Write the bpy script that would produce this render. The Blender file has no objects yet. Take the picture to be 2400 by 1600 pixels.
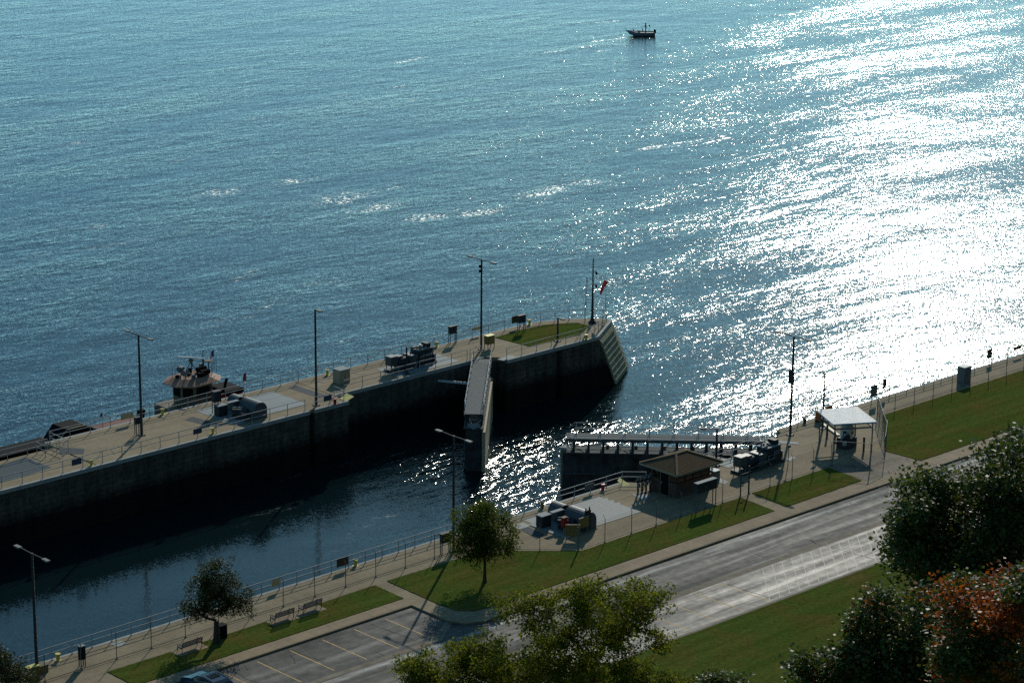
import bpy, bmesh, math, random
import numpy as np
from mathutils import Vector, Matrix

# ------------------------------------------------------------------ camera
# World: X runs along the lock chamber (upstream = +X), Y runs across it towards the river,
# Z = 0 is the lock deck.  Units are metres.
CAM_H = 75.67
F_PX = 6208.0                      # focal length for a 2400 px wide frame
PITCH, ROLL, HEAD = math.radians(16.2365), math.radians(0.456), math.radians(47.096)
_f0 = Vector((math.cos(HEAD), math.sin(HEAD), 0)); _r0 = Vector((math.sin(HEAD), -math.cos(HEAD), 0))
_fw = _f0*math.cos(PITCH) + Vector((0, 0, -math.sin(PITCH)))
_u0 = _f0*math.sin(PITCH) + Vector((0, 0, math.cos(PITCH)))
_rt = _r0*math.cos(ROLL) + _u0*math.sin(ROLL); _up = _u0*math.cos(ROLL) - _r0*math.sin(ROLL)
CAM_P = Vector((0, 0, CAM_H))
scene = bpy.context.scene
COL = scene.collection
cd = bpy.data.cameras.new('camera'); cam = bpy.data.objects.new('camera', cd); COL.objects.link(cam)
cd.sensor_width = 36.0; cd.lens = 36.0*F_PX/2400.0; cd.clip_start = 1.0; cd.clip_end = 20000
cam.matrix_world = Matrix(((_rt.x, _up.x, -_fw.x, 0), (_rt.y, _up.y, -_fw.y, 0), (_rt.z, _up.z, -_fw.z, CAM_H), (0, 0, 0, 1)))
scene.camera = cam

# ------------------------------------------------------------------ sky and sun
SUN_AZ, SUN_EL = math.radians(37.3), math.radians(27.0)       # azimuth measured from +X towards +Y
world = bpy.data.worlds.new('World'); scene.world = world; world.use_nodes = True
nt = world.node_tree; nt.nodes.clear()
sky = nt.nodes.new('ShaderNodeTexSky'); sky.sky_type = 'NISHITA'; sky.sun_disc = False
sky.sun_elevation = SUN_EL; sky.sun_rotation = math.radians(90) - SUN_AZ
sky.air_density = 0.5; sky.dust_density = 0.15; sky.ozone_density = 1.0
bg = nt.nodes.new('ShaderNodeBackground'); bg.inputs['Strength'].default_value = 0.15
wo = nt.nodes.new('ShaderNodeOutputWorld')
wt = nt.nodes.new('ShaderNodeMix'); wt.data_type = 'RGBA'; wt.blend_type = 'MULTIPLY'; wt.inputs[0].default_value = 1.0; wt.inputs[7].default_value = (0.61, 1.0, 0.94, 1)   # teal cast of the photograph's sky
nt.links.new(sky.outputs[0], wt.inputs[6]); nt.links.new(wt.outputs[2], bg.inputs[0]); nt.links.new(bg.outputs[0], wo.inputs[0])
sd = bpy.data.lights.new('sun', 'SUN'); sun = bpy.data.objects.new('sun', sd); COL.objects.link(sun)
sd.energy = 3.2; sd.angle = math.radians(0.55); sd.color = (1.0, 0.94, 0.82)
_sv = Vector((math.cos(SUN_EL)*math.cos(SUN_AZ), math.cos(SUN_EL)*math.sin(SUN_AZ), math.sin(SUN_EL)))
sun.rotation_euler = _sv.to_track_quat('Z', 'Y').to_euler(); sun.location = (300, 300, 200)
vs = scene.view_settings
vs.view_transform = 'Standard'; vs.look = 'None'; vs.gamma = 1.0; vs.exposure = 0.0; vs.use_curve_mapping = False
scene.cycles.use_denoising = False
scene.cycles.max_bounces = 6; scene.cycles.diffuse_bounces = 3; scene.cycles.glossy_bounces = 3
scene.cycles.transparent_max_bounces = 8; scene.cycles.caustics_reflective = False; scene.cycles.caustics_refractive = False
scene.cycles.sample_clamp_indirect = 4.0; scene.cycles.sample_clamp_direct = 0.0

# ------------------------------------------------------------------ helpers
def ray(px, py):
    return _fw*F_PX + _rt*(px-1200) - _up*(py-800)
def G(px, py, z=0.0):
    """ground point (at height z) that the photograph shows at px, py (2400 x 1600 frame)"""
    d = ray(px, py); return CAM_P + d*((z-CAM_H)/d.z)
def GY(px, py, y):
    """point on the upright plane Y = y"""
    d = ray(px, py); return CAM_P + d*(y/d.y)

WATER_Z = -5.5
rnd = random.Random(7)

class MB:
    """collects shapes and links them as ONE mesh object"""
    def __init__(s): s.v = []; s.f = []; s.sm = []
    def add(s, vs_, fs, smooth=False):
        b = len(s.v); s.v += [tuple(p) for p in vs_]; s.f += [tuple(i+b for i in f) for f in fs]; s.sm += [smooth]*len(fs); return s
    def box(s, x0, x1, y0, y1, z0, z1):
        return s.add([(x0,y0,z0),(x1,y0,z0),(x1,y1,z0),(x0,y1,z0),(x0,y0,z1),(x1,y0,z1),(x1,y1,z1),(x0,y1,z1)],
                     [(3,2,1,0),(4,5,6,7),(0,1,5,4),(1,2,6,5),(2,3,7,6),(3,0,4,7)])
    def bbox(s, x0, x1, y0, y1, z0, z1, b=0.03):
        """box with chamfered top and upright edges"""
        def ring(d, z): return [(x0+d,y0,z),(x1-d,y0,z),(x1,y0+d,z),(x1,y1-d,z),(x1-d,y1,z),(x0+d,y1,z),(x0,y1-d,z),(x0,y0+d,z)]
        def ring2(d, e, z): return [(x0+d+e,y0+e,z),(x1-d-e,y0+e,z),(x1-e,y0+d+e,z),(x1-e,y1-d-e,z),(x1-d-e,y1-e,z),(x0+d+e,y1-e,z),(x0+e,y1-d-e,z),(x0+e,y0+d+e,z)]
        V = ring(b, z0)+ring(b, z1-b)+ring2(b*.5, b, z1)
        F = [tuple(reversed(range(8)))]+[tuple(range(16, 24))]
        for k in (0, 8):
            for i in range(8):
                j = (i+1) % 8; F.append((k+i, k+j, k+8+j, k+8+i))
        return s.add(V, F)
    def obox(s, c, ax, ay, az):
        """oriented box: centre c and half-axis vectors"""
        c, ax, ay, az = Vector(c), Vector(ax), Vector(ay), Vector(az)
        V = [c+ax*i+ay*j+az*k for k in (-1, 1) for (i, j) in ((-1,-1),(1,-1),(1,1),(-1,1))]
        return s.add(V, [(3,2,1,0),(4,5,6,7),(0,1,5,4),(1,2,6,5),(2,3,7,6),(3,0,4,7)])
    def beam(s, p, q, w, h=None):
        """square bar from p to q"""
        p, q = Vector(p), Vector(q); d = q-p; L = d.length
        if L < 1e-6: return s
        d /= L; h = h or w
        u = d.cross(Vector((0,0,1)))
        if u.length < 1e-3: u = Vector((1,0,0))
        u.normalize(); v = u.cross(d)
        return s.obox((p+q)/2, d*(L/2), u*(w/2), v*(h/2))
    def tube(s, pts, r, n=6, cap=True, smooth=True):
        pts = [Vector(p) for p in pts]; R = r if isinstance(r, (list, tuple)) else [r]*len(pts)
        V = []; F = []
        for i, p in enumerate(pts):
            d = (pts[min(i+1, len(pts)-1)]-pts[max(i-1, 0)])
            if d.length < 1e-9: d = Vector((0,0,1))
            d.normalize(); u = d.cross(Vector((0,0,1)))
            if u.length < 1e-3: u = Vector((1,0,0))
            u.normalize(); w = u.cross(d)
            for k in range(n):
                a = 2*math.pi*k/n; V.append(p+(u*math.cos(a)+w*math.sin(a))*R[i])
        for i in range(len(pts)-1):
            for k in range(n):
                j = (k+1) % n; F.append((i*n+k, i*n+j, (i+1)*n+j, (i+1)*n+k))
        s.add(V, F, smooth)
        if cap:
            s.add(V[:n], [tuple(range(n))]); s.add(V[-n:], [tuple(reversed(range(n)))])
        return s
    def lathe(s, prof, n=12, c=(0,0,0), smooth=True):
        """prof: (radius, z) from bottom to top round the z axis at c"""
        V = []; F = []
        for (r, z) in prof:
            for k in range(n):
                a = 2*math.pi*k/n; V.append((c[0]+r*math.cos(a), c[1]+r*math.sin(a), c[2]+z))
        for i in range(len(prof)-1):
            for k in range(n):
                j = (k+1) % n; F.append((i*n+k, i*n+j, (i+1)*n+j, (i+1)*n+k))
        s.add(V, F, smooth)
        s.add(V[:n], [tuple(reversed(range(n)))]); s.add(V[-n:], [tuple(range(n))])
        return s
    def prism(s, poly, z0, z1, bevel=0.0):
        """upright prism over a plan polygon (counter-clockwise or not)"""
        A = sum(poly[i][0]*poly[(i+1) % len(poly)][1]-poly[(i+1) % len(poly)][0]*poly[i][1] for i in range(len(poly)))
        if A < 0: poly = list(reversed(poly))
        n = len(poly)
        V = [(p[0], p[1], z0) for p in poly]+[(p[0], p[1], z1) for p in poly]
        F = [tuple(reversed(range(n))), tuple(range(n, 2*n))]+[(i, (i+1) % n, n+(i+1) % n, n+i) for i in range(n)]
        return s.add(V, F)
    def prism_dir(s, prof, origin, ex, ey, ez, L):
        """profile (x, y in ex, ey) extruded along ez by L"""
        o, ex, ey, ez = Vector(origin), Vector(ex), Vector(ey), Vector(ez)
        n = len(prof); V = [o+ex*p[0]+ey*p[1] for p in prof]; V += [q+ez*L for q in V]
        F = [tuple(range(n)), tuple(reversed(range(n, 2*n)))]+[(i, n+i, n+(i+1) % n, (i+1) % n) for i in range(n)]
        return s.add(V, F)
    def mesh(s, name, mat):
        m = bpy.data.meshes.new(name); m.from_pydata(s.v, [], s.f); m.validate(); m.update()
        bm = bmesh.new(); bm.from_mesh(m); bmesh.ops.recalc_face_normals(bm, faces=bm.faces); bm.to_mesh(m); bm.free()
        if len(m.polygons) == len(s.sm): m.polygons.foreach_set('use_smooth', s.sm)
        m.materials.append(mat); return m
    def build(s, name, mat, parent=None, loc=None):
        o = bpy.data.objects.new(name, s.mesh(name, mat)); COL.objects.link(o)
        if parent is not None: o.parent = parent
        if loc is not None: o.location = loc
        return o

def tag(o, label=None, cat=None, group=None, kind=None):
    if label: o['label'] = label
    if cat: o['category'] = cat
    if group: o['group'] = group
    if kind: o['kind'] = kind
    return o
def thing(name, label, cat, loc=(0,0,0), rz=0.0, group=None):
    o = bpy.data.objects.new(name, None); COL.objects.link(o); o.location = loc; o.rotation_euler = (0, 0, rz)
    o.empty_display_size = 0.3
    return tag(o, label, cat, group)
def share(src, parent, loc=None, rz=None, name=None):
    """a copy of a mesh object that shares its mesh data"""
    c = src.copy(); COL.objects.link(c); c.parent = parent
    if loc is not None: c.location = loc
    if rz is not None: c.rotation_euler = (0, 0, rz)
    return c
def kids(o): return [c for c in o.children]
def copy_tree(o, parent=None):
    c = o.copy(); COL.objects.link(c); c.parent = parent
    for ch in list(o.children): copy_tree(ch, c)
    return c

# ------------------------------------------------------------------ materials
def new_mat(name):
    m = bpy.data.materials.new(name); m.use_nodes = True; t = m.node_tree
    return m, t, t.nodes['Principled BSDF']
def N(t, typ, **kw):
    n = t.nodes.new(typ)
    for k, v in kw.items():
        if k in n.inputs: n.inputs[k].default_value = v
        else: setattr(n, k, v)
    return n
def noise(t, scale, detail=4, rough=0.55, coord=None, dist=0.0):
    n = N(t, 'ShaderNodeTexNoise'); n.inputs['Scale'].default_value = scale; n.inputs['Detail'].default_value = detail
    n.inputs['Roughness'].default_value = rough; n.inputs['Distortion'].default_value = dist
    if coord is not None: t.links.new(coord, n.inputs['Vector'])
    return n
def ramp(t, src, stops):
    r = N(t, 'ShaderNodeValToRGB'); e = r.color_ramp.elements
    while len(e) < len(stops): e.new(0.5)
    for el, (p, c) in zip(e, stops): el.position = p; el.color = c if len(c) == 4 else (*c, 1)
    t.links.new(src, r.inputs[0]); return r
def math_n(t, op, a, b=None, clamp=False):
    n = N(t, 'ShaderNodeMath'); n.operation = op; n.use_clamp = clamp
    for i, x in enumerate((a, b)):
        if x is None: continue
        if isinstance(x, (int, float)): n.inputs[i].default_value = x
        else: t.links.new(x, n.inputs[i])
    return n.outputs[0]
def mixc(t, fac, a, b, blend='MIX'):
    n = N(t, 'ShaderNodeMix'); n.data_type = 'RGBA'; n.blend_type = blend
    for sock, x in ((n.inputs[0], fac), (n.inputs[6], a), (n.inputs[7], b)):
        if isinstance(x, (int, float)): sock.default_value = x
        elif isinstance(x, tuple): sock.default_value = x if len(x) == 4 else (*x, 1)
        else: t.links.new(x, sock)
    return n.outputs[2]
def pos(t): return N(t, 'ShaderNodeNewGeometry').outputs['Position']
def mapped(t, scale=(1,1,1), rz=0.0, src=None):
    m = N(t, 'ShaderNodeMapping'); m.inputs['Scale'].default_value = scale; m.inputs['Rotation'].default_value = (0, 0, rz)
    t.links.new(src or pos(t), m.inputs['Vector']); return m.outputs[0]
def bump(t, height, bsdf, strength=1.0, dist=0.02):
    b = N(t, 'ShaderNodeBump'); b.inputs['Strength'].default_value = strength; b.inputs['Distance'].default_value = dist
    t.links.new(height, b.inputs['Height']); t.links.new(b.outputs[0], bsdf.inputs['Normal']); return b

def plain(name, col, rough=0.5, metal=0.0, var=0.18, scale=3.0, spec=0.3):
    """painted or metal surface with weathering"""
    m, t, b = new_mat(name); p = pos(t)
    n1 = noise(t, scale, 5, 0.6, p); n2 = noise(t, scale*9, 3, 0.6, p)
    f = math_n(t, 'ADD', math_n(t, 'MULTIPLY', n1.outputs[0], 0.7), math_n(t, 'MULTIPLY', n2.outputs[0], 0.3))
    d = tuple(c*(1-var*1.6) for c in col); l = tuple(min(1, c*(1+var)) for c in col)
    r = ramp(t, f, [(0.3, d), (0.7, l)])
    t.links.new(r.outputs[0], b.inputs['Base Color'])
    b.inputs['Roughness'].default_value = rough; b.inputs['Metallic'].default_value = metal
    b.inputs['Specular IOR Level'].default_value = spec
    return m

def water_material():
    m, t, b = new_mat('river_water'); p = pos(t)
    ang = -(HEAD - math.pi/2)
    # u runs across the picture, v away from the viewer: the wind waves have their crests along u
    def wave(lu, lv, detail, rough, turn=0.0, dist=0.0):
        c = mapped(t, (1/lu, 1/lv, 1/lv), ang+turn, p); return noise(t, 1.0, detail, rough, c, dist).outputs[0]
    swell = wave(9.0, 5.0, 2, 0.5, 0.25)
    chop = wave(2.6, 1.25, 3, 0.55, -0.12, 0.3)
    patch = wave(60.0, 26.0, 4, 0.6, 0.15, 1.0)
    streak = wave(90.0, 12.0, 3, 0.55, 0.3, 1.5)
    pm = N(t, 'ShaderNodeMapRange'); t.links.new(patch, pm.inputs[0])
    pm.inputs[1].default_value = 0.36; pm.inputs[2].default_value = 0.64; pm.inputs[3].default_value = 0.72; pm.inputs[4].default_value = 1.14
    sm = N(t, 'ShaderNodeMapRange'); t.links.new(streak, sm.inputs[0])
    sm.inputs[1].default_value = 0.38; sm.inputs[2].default_value = 0.6; sm.inputs[3].default_value = 0.78; sm.inputs[4].default_value = 1.08
    amp = math_n(t, 'MULTIPLY', pm.outputs[0], sm.outputs[0])
    # the lock chamber is sheltered: its water lies calmer than the open river
    sp = N(t, 'ShaderNodeSeparateXYZ'); t.links.new(p, sp.inputs[0])
    mx = N(t, 'ShaderNodeMapRange'); mx.interpolation_type = 'SMOOTHSTEP'; t.links.new(sp.outputs[0], mx.inputs[0]); mx.inputs[1].default_value = 156; mx.inputs[2].default_value = 128
    my = N(t, 'ShaderNodeMapRange'); t.links.new(sp.outputs[1], my.inputs[0]); my.inputs[1].default_value = 189; my.inputs[2].default_value = 188
    calm = math_n(t, 'MULTIPLY', mx.outputs[0], my.outputs[0])
    rough_f = math_n(t, 'SUBTRACT', 1.0, math_n(t, 'MULTIPLY', calm, 0.72))
    amp = math_n(t, 'MULTIPLY', amp, rough_f)
    # water churned up round the half open gate leaves
    g1 = N(t, 'ShaderNodeMapRange'); g1.interpolation_type = 'SMOOTHSTEP'; t.links.new(sp.outputs[0], g1.inputs[0]); g1.inputs[1].default_value = 140; g1.inputs[2].default_value = 156
    g2 = N(t, 'ShaderNodeMapRange'); g2.interpolation_type = 'SMOOTHSTEP'; t.links.new(sp.outputs[0], g2.inputs[0]); g2.inputs[1].default_value = 184; g2.inputs[2].default_value = 170
    g3 = N(t, 'ShaderNodeMapRange'); g3.interpolation_type = 'SMOOTHSTEP'; t.links.new(sp.outputs[1], g3.inputs[0]); g3.inputs[1].default_value = 186; g3.inputs[2].default_value = 178
    churn = math_n(t, 'MULTIPLY', math_n(t, 'MULTIPLY', g1.outputs[0], g2.outputs[0]), g3.outputs[0])
    amp = math_n(t, 'MULTIPLY', amp, math_n(t, 'ADD', 1.0, math_n(t, 'MULTIPLY', churn, 0.75)))
    h = math_n(t, 'ADD', math_n(t, 'MULTIPLY', math_n(t, 'MULTIPLY', swell, rough_f), WV[0]), math_n(t, 'MULTIPLY', math_n(t, 'MULTIPLY', chop, math_n(t, 'MULTIPLY', amp, amp)), WV[1]*1.1))
    bp = N(t, 'ShaderNodeBump'); bp.inputs['Strength'].default_value = 1.0; bp.inputs['Distance'].default_value = 1.0
    t.links.new(h, bp.inputs['Height'])
    # ripples too fine to trace as a height field: random facet slopes
    def facets(lu, lv, kv, ku, turn):
        """random slopes: kv along the wind (away from the viewer), ku across it"""
        c = mapped(t, (1/lu, 1/lv, 1/lv), ang+turn, p); n = noise(t, 1.0, 2, 0.6, c)
        sc = N(t, 'ShaderNodeSeparateColor'); t.links.new(n.outputs['Color'], sc.inputs[0])
        a_ = math_n(t, 'MULTIPLY', math_n(t, 'SUBTRACT', sc.outputs[0], 0.5), kv); b_ = math_n(t, 'MULTIPLY', math_n(t, 'SUBTRACT', sc.outputs[1], 0.5), ku)
        cx = N(t, 'ShaderNodeCombineXYZ')
        t.links.new(math_n(t, 'ADD', math_n(t, 'MULTIPLY', a_, _f0.x), math_n(t, 'MULTIPLY', b_, _r0.x)), cx.inputs[0]); t.links.new(math_n(t, 'ADD', math_n(t, 'MULTIPLY', a_, _f0.y), math_n(t, 'MULTIPLY', b_, _r0.y)), cx.inputs[1])
        return cx.outputs[0]
    def glints(lu, lv, k, turn):
        """mostly flat, now and then a steep facet: the sparkle"""
        c = mapped(t, (1/lu, 1/lv, 1/lv), ang+turn, p); n = noise(t, 1.0, 2, 0.6, c)
        sb = N(t, 'ShaderNodeVectorMath'); sb.operation = 'SUBTRACT'; t.links.new(n.outputs['Color'], sb.inputs[0]); sb.inputs[1].default_value = (0.5, 0.5, 0.5)
        m1 = N(t, 'ShaderNodeVectorMath'); m1.operation = 'MULTIPLY'; t.links.new(sb.outputs[0], m1.inputs[0]); t.links.new(sb.outputs[0], m1.inputs[1])
        m2 = N(t, 'ShaderNodeVectorMath'); m2.operation = 'MULTIPLY'; t.links.new(m1.outputs[0], m2.inputs[0]); t.links.new(sb.outputs[0], m2.inputs[1])
        ml = N(t, 'ShaderNodeVectorMath'); ml.operation = 'MULTIPLY'; t.links.new(m2.outputs[0], ml.inputs[0]); ml.inputs[1].default_value = (k, k, 0)
        return ml.outputs[0]
    f1 = facets(0.09, 0.15, WV[2], WV[4], 0.1); f2 = glints(0.30, 0.62, WV[3], -0.2)
    ad = N(t, 'ShaderNodeVectorMath'); t.links.new(f1, ad.inputs[0]); t.links.new(f2, ad.inputs[1])
    sc_ = N(t, 'ShaderNodeVectorMath'); sc_.operation = 'SCALE'; t.links.new(ad.outputs[0], sc_.inputs[0]); t.links.new(amp, sc_.inputs['Scale'])
    ad2 = N(t, 'ShaderNodeVectorMath'); t.links.new(sc_.outputs[0], ad2.inputs[0]); t.links.new(bp.outputs[0], ad2.inputs[1])
    nm = N(t, 'ShaderNodeVectorMath'); nm.operation = 'NORMALIZE'; t.links.new(ad2.outputs[0], nm.inputs[0])
    t.links.new(nm.outputs[0], b.inputs['Normal'])
    # foam, and sparkle painted into the colour, as pale flecks on current lines
    fl = wave(45.0, 9.0, 4, 0.62, 0.12, 2.2); fine = wave(0.5, 0.35, 2, 0.7)
    a = N(t, 'ShaderNodeMapRange'); t.links.new(fl, a.inputs[0]); a.inputs[1].default_value = 0.62; a.inputs[2].default_value = 0.74
    c2 = N(t, 'ShaderNodeMapRange'); t.links.new(fine, c2.inputs[0]); c2.inputs[1].default_value = 0.52; c2.inputs[2].default_value = 0.62
    foam_sparkle = math_n(t, 'MULTIPLY', math_n(t, 'MULTIPLY', a.outputs[0], c2.outputs[0]), math_n(t, 'SUBTRACT', 1.0, calm, True))
    # eddy line left of the nose: sparkle and broken foam painted as pale patches
    for (px, py, rad) in ((690, 425, 5), (812, 464, 8), (880, 486, 6), (1000, 508, 6), (1120, 498, 5), (520, 452, 6), (180, 338, 4), (1270, 452, 5)):
        q = G(px, py, WATER_Z); ds = N(t, 'ShaderNodeVectorMath'); ds.operation = 'SUBTRACT'; t.links.new(p, ds.inputs[0]); ds.inputs[1].default_value = q
        mp = N(t, 'ShaderNodeMapping'); mp.inputs['Rotation'].default_value = (0, 0, ang+.15); mp.inputs['Scale'].default_value = (1/rad, 2.2/rad, 1); t.links.new(ds.outputs[0], mp.inputs['Vector'])
        ln = N(t, 'ShaderNodeVectorMath'); ln.operation = 'LENGTH'; t.links.new(mp.outputs[0], ln.inputs[0])
        dn = math_n(t, 'ADD', ln.outputs['Value'], math_n(t, 'MULTIPLY', math_n(t, 'SUBTRACT', chop, 0.5), 2.6))
        ee = N(t, 'ShaderNodeMapRange'); t.links.new(dn, ee.inputs[0]); ee.inputs[1].default_value = 1.0; ee.inputs[2].default_value = 0.3
        foam_sparkle = math_n(t, 'MAXIMUM', foam_sparkle, math_n(t, 'MULTIPLY', math_n(t, 'MULTIPLY', ee.outputs[0], c2.outputs[0]), 0.8))
    col = mixc(t, patch, (0.003, 0.010, 0.012), (0.004, 0.013, 0.015))
    t.links.new(mixc(t, foam_sparkle, col, (0.55, 0.58, 0.5)), b.inputs['Base Color'])
    rr = math_n(t, 'ADD', math_n(t, 'MULTIPLY', foam_sparkle, 0.5), math_n(t, 'MULTIPLY', rough_f, WR))
    b.inputs['Roughness'].default_value = 0.9; b.inputs['Specular IOR Level'].default_value = 0.0
    gl = N(t, 'ShaderNodeBsdfGlossy'); gl.distribution = 'BECKMANN'; gl.inputs['Color'].default_value = (0.96, 0.98, 0.97, 1)
    t.links.new(rr, gl.inputs['Roughness']); t.links.new(nm.outputs[0], gl.inputs['Normal'])
    fr = N(t, 'ShaderNodeFresnel'); fr.inputs['IOR'].default_value = 1.31; t.links.new(nm.outputs[0], fr.inputs['Normal'])
    mx2 = N(t, 'ShaderNodeMixShader'); t.links.new(fr.outputs[0], mx2.inputs[0]); t.links.new(b.outputs[0], mx2.inputs[1]); t.links.new(gl.outputs[0], mx2.inputs[2])
    t.links.new(mx2.outputs[0], t.nodes['Material Output'].inputs['Surface'])
    return m
WV = (0.13, 0.095, 0.60, 9.0, 0.40); WR = 0.18
M = {'water': water_material()}
def concrete(name, a, b, stain=0.35, sc=0.35, wall=False, rough=0.85):
    m, t, bs = new_mat(name); p = pos(t)
    n1 = noise(t, sc, 6, 0.62, p, 0.4); n2 = noise(t, 2.2, 5, 0.65, p); n3 = noise(t, 38, 3, 0.7, p)
    r = ramp(t, n1.outputs[0], [(0.32, b), (0.66, a)])
    r2 = ramp(t, n2.outputs[0], [(0.36, (1-stain,)*3), (0.58, (1, 1, 1))])
    c = mixc(t, 1.0, r.outputs[0], r2.outputs[0], 'MULTIPLY')
    r3 = ramp(t, n3.outputs[0], [(0.3, (0.86,)*3), (0.7, (1.1,)*3)])
    c = mixc(t, 1.0, c, r3.outputs[0], 'MULTIPLY')
    if not wall:                                                # tyre tracks and run-off streaks lie along the wall
        st = noise(t, 1.0, 4, 0.6, mapped(t, (0.035, 1.3, 1), 0.0, p))
        r4 = ramp(t, st.outputs[0], [(0.36, (0.80, 0.80, 0.79)), (0.62, (1.06, 1.05, 1.03))])
        c = mixc(t, 0.8, c, r4.outputs[0], 'MULTIPLY')
        rs = noise(t, 0.16, 3, 0.6, p); rr = ramp(t, rs.outputs[0], [(0.66, (0, 0, 0)), (0.76, (1, 1, 1))])
        c = mixc(t, math_n(t, 'MULTIPLY', rr.outputs[0], 0.35), c, (0.26, 0.15, 0.07))
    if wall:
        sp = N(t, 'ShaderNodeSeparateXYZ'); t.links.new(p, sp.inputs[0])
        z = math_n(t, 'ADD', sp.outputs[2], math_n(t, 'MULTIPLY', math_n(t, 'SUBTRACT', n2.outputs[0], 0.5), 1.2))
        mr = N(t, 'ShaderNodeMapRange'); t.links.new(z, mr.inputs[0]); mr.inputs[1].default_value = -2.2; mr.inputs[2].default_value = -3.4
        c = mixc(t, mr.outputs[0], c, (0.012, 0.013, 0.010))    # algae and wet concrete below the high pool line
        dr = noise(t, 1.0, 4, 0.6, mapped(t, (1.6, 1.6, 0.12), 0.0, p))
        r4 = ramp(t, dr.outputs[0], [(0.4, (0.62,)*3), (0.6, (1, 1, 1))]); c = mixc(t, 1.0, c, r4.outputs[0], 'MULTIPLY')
    t.links.new(c, bs.inputs['Base Color']); bs.inputs['Roughness'].default_value = rough; bs.inputs['Specular IOR Level'].default_value = 0.1
    bump(t, n3.outputs[0], bs, 0.5, 0.01); return m

def asphalt_material(name, base, shine):
    m, t, bs = new_mat(name); p = pos(t)
    big = noise(t, 0.22, 5, 0.6, p, 0.6); med = noise(t, 1.3, 5, 0.65, p); fine = noise(t, 60, 3, 0.7, p)
    st = noise(t, 1.0, 5, 0.62, mapped(t, (0.05, 0.9, 1), 0.0, p), 0.6)
    c = ramp(t, big.outputs[0], [(0.3, tuple(x*0.72 for x in base)), (0.7, tuple(x*1.25 for x in base))]).outputs[0]
    s1 = ramp(t, st.outputs[0], [(0.5, (0, 0, 0)), (0.72, (1, 1, 1))])
    c = mixc(t, math_n(t, 'MULTIPLY', s1.outputs[0], 0.45), c, tuple(x*1.9 for x in base))
    s2 = ramp(t, med.outputs[0], [(0.35, (0.72,)*3), (0.6, (1.05,)*3)]); c = mixc(t, 1.0, c, s2.outputs[0], 'MULTIPLY')
    # pale line along the crown of the road, broken up
    sp = N(t, 'ShaderNodeSeparateXYZ'); t.links.new(p, sp.inputs[0])
    yy = math_n(t, 'ADD', sp.outputs[1], math_n(t, 'MULTIPLY', math_n(t, 'SUBTRACT', big.outputs[0], 0.5), 0.8))
    d = math_n(t, 'ABSOLUTE', math_n(t, 'SUBTRACT', yy, 135.75))
    ln = N(t, 'ShaderNodeMapRange'); t.links.new(d, ln.inputs[0]); ln.inputs[1].default_value = 0.42; ln.inputs[2].default_value = 0.02
    br = ramp(t, noise(t, 0.5, 4, 0.7, mapped(t, (0.5, 3, 1), 0, p)).outputs[0], [(0.36, (0, 0, 0)), (0.56, (1, 1, 1))])
    lf = math_n(t, 'MULTIPLY', math_n(t, 'MULTIPLY', ln.outputs[0], br.outputs[0]), 0.75)
    c = mixc(t, lf, c, (0.46, 0.45, 0.40))
    # cracks
    vo = N(t, 'ShaderNodeTexVoronoi'); vo.feature = 'DISTANCE_TO_EDGE'; vo.inputs['Scale'].default_value = 0.17
    wv = N(t, 'ShaderNodeVectorMath'); t.links.new(p, wv.inputs[0])
    n4 = noise(t, 0.8, 4, 0.6, p); ml = N(t, 'ShaderNodeVectorMath'); ml.operation = 'SCALE'; t.links.new(n4.outputs['Color'], ml.inputs[0]); ml.inputs['Scale'].default_value = 1.6
    t.links.new(ml.outputs[0], wv.inputs[1]); t.links.new(wv.outputs[0], vo.inputs['Vector'])
    cr = N(t, 'ShaderNodeMapRange'); t.links.new(vo.outputs['Distance'], cr.inputs[0]); cr.inputs[1].default_value = 0.007; cr.inputs[2].default_value = 0.003
    crk = math_n(t, 'MULTIPLY', cr.outputs[0], ramp(t, med.outputs[0], [(0.42, (0, 0, 0)), (0.5, (1, 1, 1))]).outputs[0])
    c = mixc(t, math_n(t, 'MULTIPLY', crk, 0.7), c, (0.03, 0.03, 0.03))
    t.links.new(c, bs.inputs['Base Color'])
    bs.inputs['Specular IOR Level'].default_value = 0.3
    rg = ramp(t, mixc(t, 0.22, st.outputs[0], med.outputs[0]), [(0.36, (shine+0.24,)*3), (0.62, (shine,)*3)]); t.links.new(rg.outputs[0], bs.inputs['Roughness'])
    bump(t, fine.outputs[0], bs, 0.6, 0.006); return m

def grass_material(name='grass'):
    m, t, bs = new_mat(name); p = pos(t)
    n1 = noise(t, 0.32, 5, 0.62, p, 0.5); n2 = noise(t, 3.0, 4, 0.65, p); n3 = noise(t, 26, 3, 0.7, p)
    mow = noise(t, 1.0, 3, 0.55, mapped(t, (0.06, 1.0, 1), 0.05, p))
    c = ramp(t, n1.outputs[0], [(0.25, (0.118, 0.094, 0.030)), (0.42, (0.090, 0.093, 0.022)), (0.60, (0.068, 0.102, 0.020)), (0.8, (0.105, 0.098, 0.025))]).outputs[0]
    c = mixc(t, 1.0, c, ramp(t, n2.outputs[0], [(0.3, (0.7,)*3), (0.7, (1.2,)*3)]).outputs[0], 'MULTIPLY')
    c = mixc(t, 1.0, c, ramp(t, mow.outputs[0], [(0.35, (0.82, 0.86, 0.8)), (0.65, (1.14, 1.08, 1.1))]).outputs[0], 'MULTIPLY')
    c = mixc(t, 1.0, c, ramp(t, n3.outputs[0], [(0.3, (0.78,)*3), (0.7, (1.18,)*3)]).outputs[0], 'MULTIPLY')
    t.links.new(c, bs.inputs['Base Color']); bs.inputs['Roughness'].default_value = 0.75
    bs.inputs['Specular IOR Level'].default_value = 0.0
    bump(t, n3.outputs[0], bs, 1.0, 0.025); return m

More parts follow.
